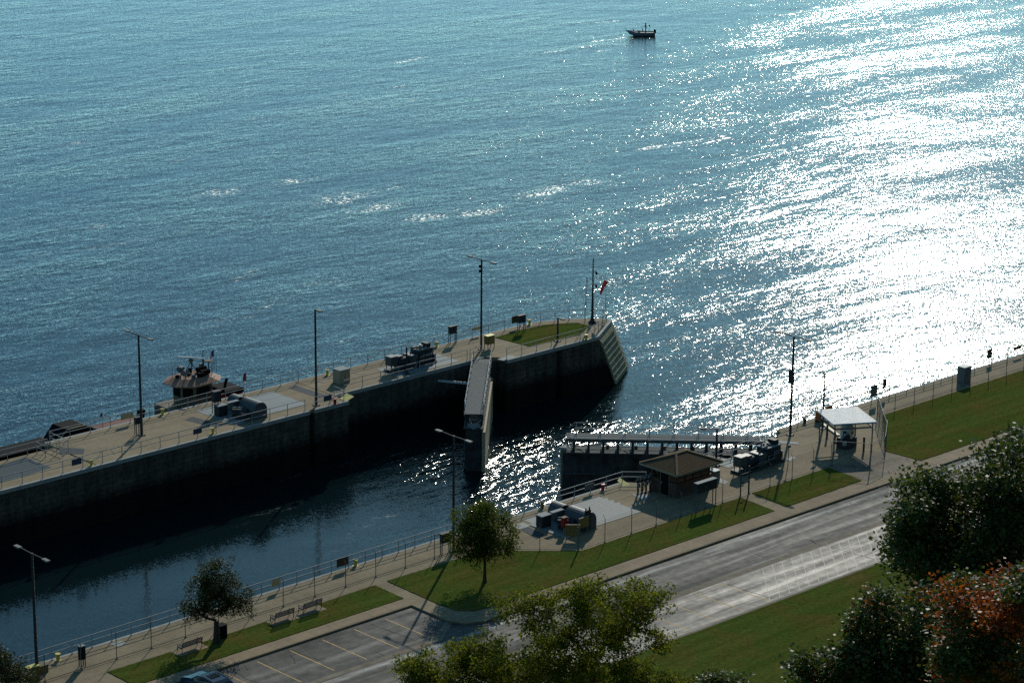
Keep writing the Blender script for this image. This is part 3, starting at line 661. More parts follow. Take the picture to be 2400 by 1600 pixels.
# ================================================================== MITRE GATES
def leaf(label, hinge, tip, tan_side):
    h, tp = V3(hinge), V3(tip); d = tp-h; L = d.length; rz = math.atan2(d.y, d.x)
    t = thing('mitre_gate', label, 'lock gate', (h.x, h.y, 0), rz)
    body = MB().box(0.3, L-0.15, -.72, .72, -9.3, -1.35).build('gate_body', M['wallsteel'], t)
    for i in range(11): MB().box(.5+i*1.72, .62+i*1.72, -.80, .80, -9.0, -1.36).build('rib', M['wallsteel'], t)
    for z in (-1.33, -3.3, -5.2): MB().box(.3, L-.15, -.95, .95, z-.08, z).build('girder', M['steelgreen'], t)
    s = tan_side
    MB().box(1.0, L+.05, s*.95-.16, s*.95+.16, -6.6, -1.6).build('timber_fender', M['timber'], t)
    for i in range(24):
        for z in (-1.85, -2.5): MB().lathe([(.05, -.03), (.05, .06)], 6, (1.4+i*.72, s*1.1, z+.02*(i % 2))).build('bolt', M['black'], t)
    # walkway on short columns
    for sy in (-.86, .86): MB().box(-.2, L-.4, sy-.06, sy+.06, -.28, -.06).build('walkway_beam', M['steelgreen'], t)
    for i in range(14):
        x = .8+i*1.34
        if x > L-.4: break
        MB().box(x-.09, x+.09, -.82, .82, -.42, -.29).build('cross_beam', M['machd'], t)
        for sy in (-.72, .72): MB().box(x-.1, x+.1, sy-.09, sy+.09, -1.33, -.42).build('column', M['machd'], t)
    for i in range(0, 13, 3):
        x = .8+i*1.34; MB().beam((x+.1, -.72, -.45), (x+1.24, -.72, -1.28), .07).build('diagonal_strut', M['machd'], t)
    pr = MB().box(-.1, L-.45, -.028, .028, -.06, 0.0).build('grating_bar', M['grate'], t, (0, -.80, 0))
    for i in range(1, 21): share(pr, t, (0, -.80+i*.08, 0))
    for x in (.3, .55, .8, 1.05, 1.3): MB().box(x-.02, x+.02, -.84, .84, .004, .02).build('cross_bar', M['galv'], t)
    me = rail_post(1.02, M['galv'])
    for sy in (-.88, .88):
        n = 9
        for i in range(n):
            c = bpy.data.objects.new('rail_post', me); COL.objects.link(c); c.parent = t; c.location = (.25+i*(L-1.6)/(n-1), sy, -.05)
        for k, z in enumerate((.97, .48)): MB().tube([(.1, sy, z), (L-1.2, sy, z)], .024, 6).build('top_rail' if k == 0 else 'mid_rail', M['galv'], t)
        MB().tube([(L-1.2, sy, .97), (L-.7, sy, .5), (L-.75, sy, 0)], .024, 6).build('end_rail', M['galv'], t)
    # pipework on the gate's top girder
    for sy in (-.5, .62): MB().tube([(1.2, sy, -1.15), (L-2.4, sy, -1.15), (L-.6, sy*.4, -1.02)], .05, 6).build('pipe', M['galv'], t)
    for i in range(6): MB().box(2+i*2.6, 2.3+i*2.6, -.66, -.4, -1.33, -1.0).build('valve_box', M['galvd'], t)
    MB().add([(L-.5, -.6, -1.0), (L+.25, 0, -1.12), (L-.5, .6, -1.0), (L-.5, -.6, -1.3), (L+.25, 0, -1.3), (L-.5, .6, -1.3)], [(0, 1, 2), (3, 5, 4), (0, 3, 4, 1), (1, 4, 5, 2), (2, 5, 3, 0)]).build('mitre_cap', M['plate'], t)
    return t
M['wallsteel'] = plain('gate_steel', (0.045, 0.050, 0.050), 0.7, 0.0, 0.6, 0.9, 0.1)
M['steelgreen'] = plain('gate_steel_painted', (0.075, 0.09, 0.088), 0.75, 0.0, 0.3, 2.0, 0.06)
M['grate'] = plain('grating', (0.21, 0.22, 0.21), 0.8, 0.0, 0.15, 3.0, 0.06)
leaf('half open steel lock gate leaf with ribbed walkway hinged on far wall', (170.35, 187.6), (157.45, 174.6), 1)
leaf('half open steel lock gate leaf with railed walkway hinged on near wall behind hut', (173.3, 151.3), (159.5, 164.9), -1)
# operating struts between wall and leaf
def strut(label, a, b, mat, r=.2):
    a, b = Vector(a), Vector(b); t = thing('gate_strut', label, 'gate strut', a); d = b-a
    MB().beam((0, 0, 0), d*.93, r*2, r*1.7).build('strut_beam', mat, t)
    MB().beam(d*.93, d, r*1.2).build('strut_end', M['galvd'], t)
    MB().lathe([(.3, -.2), (.3, .2)], 10).build('pivot', M['galvd'], t)
    for i in range(6): MB().obox(d*(.1+.14*i)+Vector((0, 0, r*.9)), d.normalized()*.25, Vector((-d.y, d.x, 0)).normalized()*r*.8, Vector((0, 0, .012))).build('cover_plate', M['plate'], t)
strut('pale steel operating strut reaching from far recess to gate leaf', G(1013, 890, -1.2), G(1106, 899, -1.2), M['white'], .11)
strut('dark steel operating strut with plated top behind hut at near gate', (167.8, 149.9, -1.0), (166.4, 157.2, -1.15), M['machd'], .3)

# ================================================================== LIGHT POLES
def lamp_head(m, p, d):
    d = Vector(d).normalized(); s = Vector((-d.y, d.x, 0)); p = Vector(p)
    return m.obox(p+d*.28, d*.34, s*.15, Vector((0, 0, .05))).obox(p+d*.3+Vector((0, 0, -.07)), d*.22, s*.11, Vector((0, 0, .03)))
def light_pole(label, at, h=9.5, arms=((0, 1), (0, -1)), arm=1.5, top=0.5, square=True, group=None, box=False):
    t = thing('light_pole', label, 'light pole', (at[0], at[1], 0), 0, group)
    m = MB()
    if square: m.tube([(0, 0, .02), (0, 0, h)], [.155, .115], 4, smooth=False)
    else: m.tube([(0, 0, .02), (0, 0, h)], [.10, .06], 8)
    m.build('pole', M['pole'], t)
    b = MB().bbox(-.27, .27, -.27, .27, 0.0, .06, .015).build('base_plate', M['pole'], t)
    for sx in (-.2, .2):
        for sy in (-.2, .2): MB().lathe([(.035, .06), (.035, .16)], 6, (sx, sy, 0)).build('anchor_bolt', M['galv'], b)
    for a in arms:
        e = Vector((a[0]*arm, a[1]*arm, h-.02)); MB().tube([(0, 0, h-.06), e], .045, 6).build('arm', M['pole'], t)
        lamp_head(MB(), e, (a[0], a[1], 0)).build('lamp_head', M['galvd'], t)
    if top:
        MB().tube([(0, 0, h), (0, 0, h+top)], .02, 5).build('lightning_rod', M['pole'], t)
    if box: MB().bbox(-.30, -.12, -.35, .25, h*.53, h*.53+1.3, .03).build('equipment_box', M['pole'], t)
    return t
light_pole('tall double armed light pole on far wall left of haulage winch', G(332.4, 1020)[:2], 9.5, top=0)
light_pole('single headed light pole on far wall beside dark floor plate', G(741.6, 950)[:2], 9.4, arms=((0, -1),), arm=.35, top=0)
lp = light_pole('double armed light pole with rod on top standing behind far gate', G(1127.8, 819)[:2], 9.4, top=.55)
for z in (8.6, 8.1): MB().box(-.3, -.1, -.1, .1, z, z+.25).build('camera_box', M['black'], lp)
light_pole('double armed light pole at lower left beside yellow boxes', G(88, 1590)[:2], 9.5, top=0)
light_pole('double armed light pole rising behind the small lawn tree', G(1063, 1291)[:2], 9.75, top=0)
light_pole('double armed light pole with mounted box upstream of near gate', G(1852, 1019)[:2], 9.4, top=0, box=True)
lp2 = light_pole('small lamp post with globe head on grass nose edge', G(1307, 800)[:2], 2.55, arms=((0, -1),), arm=.35, top=0, square=True)
lp3 = light_pole('lamp post with arm reaching left beside hut and gate recess', G(1678, 1092)[:2], 3.5, arms=((-.72, .69),), arm=.9, top=0)
lp4 = light_pole('slender light pole rising behind striped canopy roof', (178.9, 150.4), 5.6, arms=((-.6, -.2),), arm=.15, top=0, square=False)
for k in range(14): MB().lathe([(.075, 0), (.075, .05)], 6, (0, 0, 1.2+k*.3)).build('collar', M['brown'], lp4)
# ================================================================== DECK FURNITURE
def xy(px, py): p = G(px, py); return (p.x, p.y)
# --- mooring bitts
def bitt(label, at, mat, group):
    t = thing('mooring_bitt', label, 'bollard', (at[0], at[1], 0), 0, group)
    MB().lathe([(.17, 0), (.15, .03), (.135, .40), (.20, .44)], 14).build('stem', mat, t)
    MB().lathe([(.215, .44), (.225, .48), (.20, .52)], 14).build('cap', mat, t)
    MB().lathe([(.24, 0.0), (.24, .018)], 14).build('foot', mat, t)
for lb, p in [('yellow bollard on front edge at left end of far wall', (214, 1090)), ('yellow bollard on front edge of far wall below haulage winch', (499, 1015)), ('yellow bollard on front edge of grass nose', (1374, 795)),
              ('yellow bollard on river edge left of towboat', (381, 970)), ('yellow bollard on river edge beside beige cabinet', (767, 878)), ('cream yellow bollard on river edge right of far hydraulic unit', (1023, 812)), ('yellow bollard on river edge behind grass nose', (1241, 760)),
              ('yellow bollard on near edge beside lower left light pole', (136, 1546)), ('yellow bollard on near edge right of brown board', (833, 1325))]:
    bitt(lb, xy(*p), M['yellow'], 'yellow mooring bollards')
bitt('rusty yellow bollard on near edge beside white winch pad', xy(1271, 1189), M['yellowd'], 'near edge bollards')
bitt('rusty bollard on upstream edge right of boxed light pole', xy(1886, 990), M['brown'], 'near edge bollards')
bitt('red bollard on near edge by gate recess', xy(1413, 1147), M['red'], 'red bollards')
bitt('red bollard at far recess corner near yellow ramp', xy(785, 946), M['red'], 'red bollards')

# --- boards hung on the railings
def board(label, at, w, h, z, mat, along_x=True, dy=-.05, nm='sign_board'):
    t = thing(nm, label, 'sign', (at[0], at[1], 0))
    if along_x: MB().bbox(-w/2, w/2, dy-.02, dy+.02, z, z+h, .008).build('panel', mat, t)
    else: MB().bbox(-.02, .02, -w/2, w/2, z, z+h, .008).build('panel', mat, t)
    for sx in (-w*.35, w*.35): MB().box(sx-.015, sx+.015, dy+.02, dy+.06, z+h*.1, z+h*.9).build('clip', M['galv'], t)
    return t
board('dark blue board on front railing near left end of far wall', (121.2, 186.12), 1.0, .55, .45, M['bluesign'])
board('dark blue board on front railing below haulage winch', (134.2, 186.12), .95, .5, .45, M['bluesign'])
board('dark blue board on front railing beside single headed pole', (149.3, 186.12), .95, .55, .42, M['bluesign'])
board('tan board on river railing beside left double armed pole', (131.9, 193.85), 1.4, .5, .5, M['tan'])
board('dark board on river railing before grass nose', xy(1207, 768), 1.0, .75, .55, M['brown'])
board('tan board on river railing by pole behind far gate', xy(1117, 785), 1.2, .4, .55, M['tan'])
board('yellow board on near railing right of dark leafed tree', (116.6, 152.0), .85, .55, .40, M['tan'])
board('brown board on near railing left of yellow bollard', (123.2, 152.0), 1.15, .65, .35, M['brown'])
board('small white board on near railing inside gate recess', (150.4, 152.0), 1.1, .5, .35, M['galvd'])
board('grey green board on upstream railing right of canopy', xy(2046, 946), .95, 1.1, .75, M['galvd'])
board('brown board on post behind upstream railing', xy(2071, 930), .5, .9, .9, M['brown'])
board('dark board on upstream railing beyond tall cabinet', xy(2317, 852), .8, .9, .6, M['brown'])
board('long brown board on upstream railing at right edge of view', xy(2383, 834), 1.3, .3, .7, M['brown'])
board('orange board on upstream railing left of canopy roof', xy(1941, 976), 1.0, .45, .6, M['orange'])

# --- cabinets and control stands
M['greycab'] = plain('grey_cabinet', (0.17, 0.17, 0.16), 0.7, 0.0, 0.1, 3.0, 0.08)
def cabinet(label, at, w, d, h, mat, name='cabinet', z0=0.0, rz=0.0, legs=0.0, cap=None, doors=2):
    t = thing(name, label, 'cabinet', (at[0], at[1], z0), rz)
    MB().bbox(-w/2, w/2, -d/2, d/2, legs, legs+h, .02).build('casing', mat, t)
    MB().bbox(-w/2-.03, w/2+.03, -d/2-.03, d/2+.03, legs+h+.003, legs+h+.05, .012).build('lid', cap or mat, t)
    for i in range(doors):
        x0 = -w/2+.04+i*(w-.08)/doors; o = MB().bbox(x0+.01, x0+(w-.08)/doors-.01, -d/2-.03, -d/2-.004, legs+.08, legs+h-.06, .008).build('door', mat, t)
        MB().box(x0+(w-.08)/doors-.09, x0+(w-.08)/doors-.06, -d/2-.055, -d/2-.03, legs+h*.45, legs+h*.6).build('handle', M['black'], o)
    if legs:
        for sx in (-w/2+.05, w/2-.05):
            for sy in (-d/2+.05, d/2-.05): MB().box(sx-.03, sx+.03, sy-.03, sy+.03, 0, legs).build('leg', M['galvd'], t)
    return t
cabinet('beige steel cabinet with pale lid standing on far wall deck', (154.9, 190.9), 1.25, 1.15, 1.35, M['beige'], cap=M['plate'])
cabinet('dark control stand on legs on river edge left of far gate pole', xy(1061, 803), .95, .35, .75, M['pole'], 'control_stand', legs=1.0)
cabinet('dark control stand on legs beside the grass nose', xy(1222, 777), .95, .35, .75, M['pole'], 'control_stand', legs=1.0)
cabinet('dark control box on legs beside left pole of far wall', xy(323, 1017), .55, .35, .6, M['pole'], 'control_stand', legs=1.0, doors=1)
cabinet('tall dark control cabinet on legs left of far haulage winch', xy(508, 968), .8, .5, 1.0, M['pole'], 'control_stand', legs=1.15)
cabinet('dark control stand by near fence left of lawn tree', xy(1044, 1297), 1.0, .3, .75, M['pole'], 'control_stand', legs=1.0)
cabinet('tall grey green cabinet standing in upstream fence line', (200.4, 150.9), 1.05, .9, 1.6, M['greycab'], cap=M['white'])
cabinet('wide dark panel board on legs inside fence beside hut', xy(1652, 1187), 2.35, .45, .85, M['machd'], 'panel_stand', legs=1.45, cap=M['plate'], doors=3)
cabinet('low panel stand by near deck right of hut with white lid', (160.9, 147.2), .7, .7, .9, M['galvd'], 'equipment_box', cap=M['white'], doors=1)
cabinet('dull yellow box with warning disc by pole behind far gate', xy(1147, 816), .95, .6, .85, M['yellowd'], 'utility_box', legs=.5, cap=M['yellow'], doors=1)
cabinet('tall dull yellow box at foot of lower left pole', xy(77, 1596), .95, .5, 1.15, M['yellowd'], 'utility_box', cap=M['yellow'], doors=1)
cabinet('small yellow bin beside lower left pole', xy(97, 1573), .75, .75, .55, M['yellowd'], 'utility_box', cap=M['cream'], doors=1)
cabinet('dark litter bin hung on fence post at lower left', xy(193, 1560), .45, .35, 1.0, M['black'], 'litter_bin', legs=.55, cap=M['plate'], doors=1)
cabinet('dark control cabinet at lower left edge under leaves', (91.3, 149.6), 1.3, .5, 1.1, M['pole'], 'control_stand', legs=.6)
cabinet('dark litter bin standing against trunk of dark leafed tree', xy(520, 1493), .6, .6, 1.0, M['black'], 'litter_bin', doors=1)

# --- haulage winches (rounded hoods, gearbox, motor)
def winch(label, at, rz, extra):
    t = thing('haulage_winch', label, 'winch', (at[0], at[1], 0), rz)
    def hood(y0, y1, r, zc, mat):
        n = 10; prof = [(-r, 0)]+[(-r*math.cos(math.pi*i/n), zc+r*math.sin(math.pi*i/n)) for i in range(n+1)]+[(r, 0)]
        return MB().prism_dir(prof, (0.75, y0, 0.05), (1, 0, 0), (0, 0, 1), (0, 1, 0), y1-y0)
    hood(-2.15, .15, .78, .78, M['mach']).build('hood', M['mach'], t)
    hood(.75, 2.1, .70, .72, M['mach']).build('hood', M['mach'], t)
    MB().box(-.15, 1.6, .17, .73, .05, 1.25).build('gear_case', M['machd'], t)
    MB().bbox(-1.15, .2, .25, .72, 1.28, 1.36, .02).build('top_plate', M['plate'], t)
    MB().bbox(-1.9, -.85, .7, 1.5, .1, 1.0, .04).build('motor', M['machd'], t)
    MB().bbox(-1.95, -.8, .68, 1.5, 1.02, 1.08, .02).build('top_plate', M['plate'], t)
    MB().tube([(-1.1, -.3, .55), (-.1, -1.25, .55)], .40, 12).build('brake_drum', M['machd'], t)
    MB().tube([(-.9, -.05, .98), (-.2, -.75, .98)], .06, 6).build('shaft', M['galv'], t)
    MB().bbox(-.9, -.05, -2.0, -1.0, .05, .75, .04).build('gear_case', M['machd'], t)
    MB().tube([(.35, .35, 1.3), (.35, .35, 1.65)], .1, 8).build('vent_pipe', M['black'], t)
    MB().box(-2.05, 1.65, -2.2, 2.15, 0.012, .05).build('base_plate', M['plate'], t)
    if extra:
        MB().bbox(.1, .75, -2.3, -2.16, .2, 1.9, .02).build('panel', M['machd'], t)
        MB().tube([(.2, -2.23, 1.9), (.2, -2.23, 2.1)], .06, 6).build('vent_pipe', M['black'], t)
        MB().tube([(.62, -2.23, 1.9), (.62, -2.23, 2.15)], .06, 6).build('vent_pipe', M['black'], t)
    return t
winch('blue grey haulage winch with two rounded hoods on far wall', (141.2, 189.0), 0, False)
winch('blue grey haulage winch with rounded hoods and upright panel on near white pad', (143.2, 147.5), 0, True)
rb = thing('fire_box', 'red box on post in front of near haulage winch', 'box', xy(1322, 1247)+(0,))
MB().bbox(-.24, .24, -.18, .18, .5, 1.3, .03).build('casing', M['red'], rb); MB().box(-.04, .04, -.04, .04, 0, .5).build('post', M['galv'], rb); MB().bbox(-.27, .27, -.2, .2, 1.303, 1.35, .01).build('lid', M['cream'], rb)
for k, (p, lb) in enumerate([((1342, 1265), 'dull yellow sheet board leaning on fence, left of the pair'), ((1368, 1254), 'dull yellow sheet board on fence, right of the pair')]):
    c = xy(*p); t = thing('fence_board', lb, 'sign', (c[0], c[1], 0), math.radians(-42 if k == 0 else 4))
    MB().bbox(-.62, .62, -.03, .03, .35 if k == 0 else .7, 1.3 if k == 0 else 1.55, .01).build('panel', M['yellowd'], t); MB().box(-.6, .6, -.07, .07, 1.304 if k == 0 else 1.554, 1.34 if k == 0 else 1.59).build('top_strip', M['cream'], t)
    for sx in (-.5, .5): MB().box(sx-.03, sx+.03, .035, .09, 0, 1.25 if k == 0 else 1.5).build('stake', M['galvd'], t)

# --- floor plates and pads
def pad(label, poly, mat, nm='floor_plate', z=0.012, planks=0, cat='floor plate'):
    if not planks: return tag(MB().prism(poly, 0.001, z).build(nm, mat), label, cat)
def plank_pad(label, x0, x1, y0, y1, n, mat, jag=.35):
    t = thing('plate_pad', label, 'floor plate', (x0, y0, 0)); w = (y1-y0)/n; r = random.Random(n)
    L = x1-x0; m1 = L*.42
    for i in range(n):
        a = -r.choice((0, 0, jag)) if i % 2 == 0 else 0; b = L+(r.choice((0, jag*.7)) if i % 2 else 0)
        MB().box(a, m1-.012, i*w+.015, (i+1)*w-.015, .001, .018).build('plank', mat, t); MB().box(m1+.012, b, i*w+.015, (i+1)*w-.015, .001, .018).build('plank', mat, t)
plank_pad('large white plank pad beside near haulage winch', 141.6, 150.4, 145.75, 150.9, 14, M['wpad'])
plank_pad('small white plate on near deck left of winch pad', 139.9, 141.2, 149.4, 150.4, 2, M['wpad'], 0)
plank_pad('pale blue grey plates covering far deck right of haulage winch', 138.9, 148.0, 187.6, 192.9, 3, M['plate'], 0)
plank_pad('pale plates under far hydraulic unit running to railing', 160.2, 168.2, 188.6, 191.9, 2, M['plate'], 0)
plank_pad('white plates at gate recess left of near hydraulic unit', 164.2, 168.6, 148.6, 150.0, 4, M['wpad'], 0)
pad('small white plate in front of panel stand by pedestrian gate', [xy(*p) for p in [(1674, 1125), (1691, 1121), (1707, 1129), (1696, 1135)]], M['wpad'])
pad('small white plate on near walkway behind benches', [xy(*p) for p in [(258, 1509), (284, 1500), (298, 1507), (275, 1515)]], M['wpad'])
pad('white plate beside near hydraulic unit pump', [xy(*p) for p in [(1842, 1075), (1858, 1069), (1866, 1073), (1850, 1080)]], M['wpad'])
pad('pale plate strip on deck behind boxed light pole', [xy(*p) for p in [(1823, 1032), (1868, 1036), (1875, 1041), (1826, 1038)]], M['plate'])
pad('dark floor plate strip across far deck left of haulage winch', [xy(*p) for p in [(433, 984), (450, 976), (522, 996), (505, 1002)]], M['darkplate'])
pad('dark floor plate strip across far deck by single headed pole', [xy(*p) for p in [(675, 909), (693, 903), (767, 927), (750, 933)]], M['darkplate'])
pad('dark grey sheet covering deck at left end of far wall', [xy(*p) for p in [(-60, 1112), (58, 1071), (121, 1095), (-60, 1150)]], M['tarp'])
pad('dark floor plate on near deck right of lawn tree', [xy(*p) for p in [(1208, 1232), (1222, 1227), (1276, 1252), (1258, 1262)]], M['darkplate'])
pad('grey plate strip by dark bottle like stands beside hut', [xy(*p) for p in [(1481, 1158), (1500, 1154), (1528, 1163), (1510, 1174)]], M['plate'])
pad('pale plate at far gate walkway landing', [xy(*p) for p in [(1165, 842), (1196, 832), (1212, 836), (1180, 845)]], M['plate'])
pad('small outlined plate on far deck by beige cabinet', [xy(*p) for p in [(747, 893), (765, 889), (776, 893), (757, 898)]], M['cream'])
pad('small outlined plate on far deck left of hydraulic unit', [xy(*p) for p in [(829, 874), (845, 870), (858, 874), (842, 878)]], M['cream'])
pad('dark square sheet at ladder opening of far wall', [(122.4, 190.6), (123.4, 192.3), (124.9, 190.4), (124.0, 189.2)], M['darkplate'])
M['ramp'] = plain('pale_yellow_ramp', (0.42, 0.40, 0.16), 0.8, 0.0, 0.15, 3.0, 0.05)
# yellow ramps at the recess corners
for lb, p in [('yellow wedge ramp at corner of far gate recess', [(795, 935), (812, 922), (830, 929), (812, 940)]), ('yellow wedge ramp at corner of near gate recess', [(1447, 1127), (1452, 1120), (1478, 1136), (1460, 1139)])]:
    b = [G(*q) for q in p]; V = [(v.x, v.y, .002) for v in b]+[(b[0].x, b[0].y, .05), (b[1].x, b[1].y, .05)]
    tag(MB().add(V, [(0, 1, 2, 3), (4, 5, 1, 0), (4, 3, 2, 5), (0, 3, 4), (1, 5, 2)]).build('ramp', M['ramp']), lb, 'ramp')

# --- hydraulic gate machinery
def hydraulics(label, at, rz, seed):
    t = thing('hydraulic_unit', label, 'gate machinery', (at[0], at[1], 0), rz); r = random.Random(seed)
    MB().bbox(-2.9, 2.9, -.75, .75, 0.02, .22, .03).build('skid', M['machd'], t)
    MB().bbox(-3.05, -2.15, -.55, .35, .75, 1.65, .03).build('control_cabinet', M['mach'], t)
    for sx in (-2.95, -2.25):
        for sy in (-.45, .25): MB().box(sx-.03, sx+.03, sy-.03, sy+.03, .2, .75).build('leg', M['galvd'], t)
    MB().tube([(-2.0, 0, .75), (-.6, 0, .75)], .48, 14).build('motor', M['machd'], t)
    MB().bbox(-2.0, -1.3, -.4, .4, 1.25, 1.5, .03).build('terminal_box', M['mach'], t)
    MB().bbox(-.55, .45, -.65, .65, .2, 1.35, .05).build('pump_case', M['mach'], t)
    MB().bbox(.5, 2.4, -.62, .62, .2, 1.62, .05).build('oil_tank', M['machd'], t)
    lid = MB().bbox(.48, 2.42, -.64, .64, 1.625, 1.70, .02).build('tank_lid', M['plate'], t)
    for i in range(9):
        x = .6+1.7*r.random(); y = -.45+.9*r.random(); h = .1+.3*r.random(); MB().lathe([(.09, 1.70), (.08, 1.70+h), (.12, 1.72+h)], 8, (x, y, 0)).build('valve', r.choice((M['machd'], M['galv'])), t)
    MB().bbox(1.75, 2.35, -.4, .4, 1.72, 2.1, .04).build('valve_block', M['machd'], t)
    MB().lathe([(.32, 0), (.36, .2), (.33, .55), (.18, .72)], 12, (2.72, 0.1, .9)).build('accumulator', M['cream'], t)
    MB().box(2.5, 2.95, -.2, .4, .2, .9).build('stand', M['machd'], t)
    for i in range(5):
        y = -.66-.05*i; MB().tube([(-2.2+.3*i, y, .4+.08*i), (.4+.2*i, y, .4+.08*i), (.4+.2*i, y, .9+.1*i), (2.2, y, .9+.1*i)], .03, 5).build('pipe', r.choice((M['galv'], M['machd'])), t)
    MB().tube([(-.3, -.3, 1.36), (-.3, -.3, 1.6), (.9, -.35, 1.85)], .05, 6).build('hose', M['cream'], t)
    for i in range(6): MB().bbox(2.45+.14*i, 2.62+.14*i, -.7+.12*i, -.5+.12*i, .2, .45+.5*r.random(), .02).build('filter', r.choice((M['mach'], M['galv'], M['machd'])), t)
    return t
hydraulics('dark hydraulic gate machinery beside far gate recess', (163.3, 190.4), 0.02, 3)
hydraulics('dark hydraulic gate machinery with cream tank beside near gate recess', (166.4, 147.1), 0.05, 9)
ap = thing('arm_post', 'dark post with short arm in front of far hydraulic unit', 'post', xy(953, 876)+(0,))
MB().tube([(0, 0, 0), (0, 0, 2.75)], .085, 8).build('post', M['pole'], ap); MB().tube([(0, 0, 2.68), (1.0, .25, 2.5)], .04, 6).build('arm', M['pole'], ap); MB().bbox(-.22, .22, -.22, .22, 0, .12, .02).build('base_plate', M['pole'], ap); MB().bbox(.85, 1.5, .12, .45, 2.32, 2.5, .02).build('lamp_head', M['galvd'], ap)
sp_ = thing('signal_post', 'slim post with small box at right end of near hydraulic unit', 'post', xy(1846, 1096)+(0,))
MB().tube([(0, 0, 0), (.12, .05, 1.9)], .035, 6).build('post', M['galvd'], sp_); MB().bbox(0.02, .25, -.08, .14, 1.85, 2.1, .02).build('box', M['galvd'], sp_)
# row of upright dark stands by the recess
for k in range(4):
    c = Vector(xy(1495+9.5*k, 1158-2.6*k)).to_3d(); t = thing('lever_stand', ['dark lever stand by hut, leftmost of the row of four', 'dark lever stand by hut, second from left in row of four', 'dark lever stand by hut, third from left in row of four', 'dark lever stand by hut, nearest of the row to hut wall'][k], 'lever stand', c, 0, 'row of lever stands beside the hut')
    MB().tube([(0, 0, 0), (0, 0, 1.3)], .085, 8).build('column', M['machd'], t); MB().lathe([(.12, 1.3), (.15, 1.42), (.06, 1.6)], 8).build('head', M['galvd'], t)
    MB().tube([(-.22, .1, 1.2), (.2, -.1, 1.5)], .03, 5).build('lever', M['galv'], t); MB().bbox(-.16, .16, -.16, .16, 0, .06, .01).build('foot', M['machd'], t); MB().bbox(-.1, .1, -.2, -.08, .7, 1.05, .01).build('dial', M['galvd'], t)

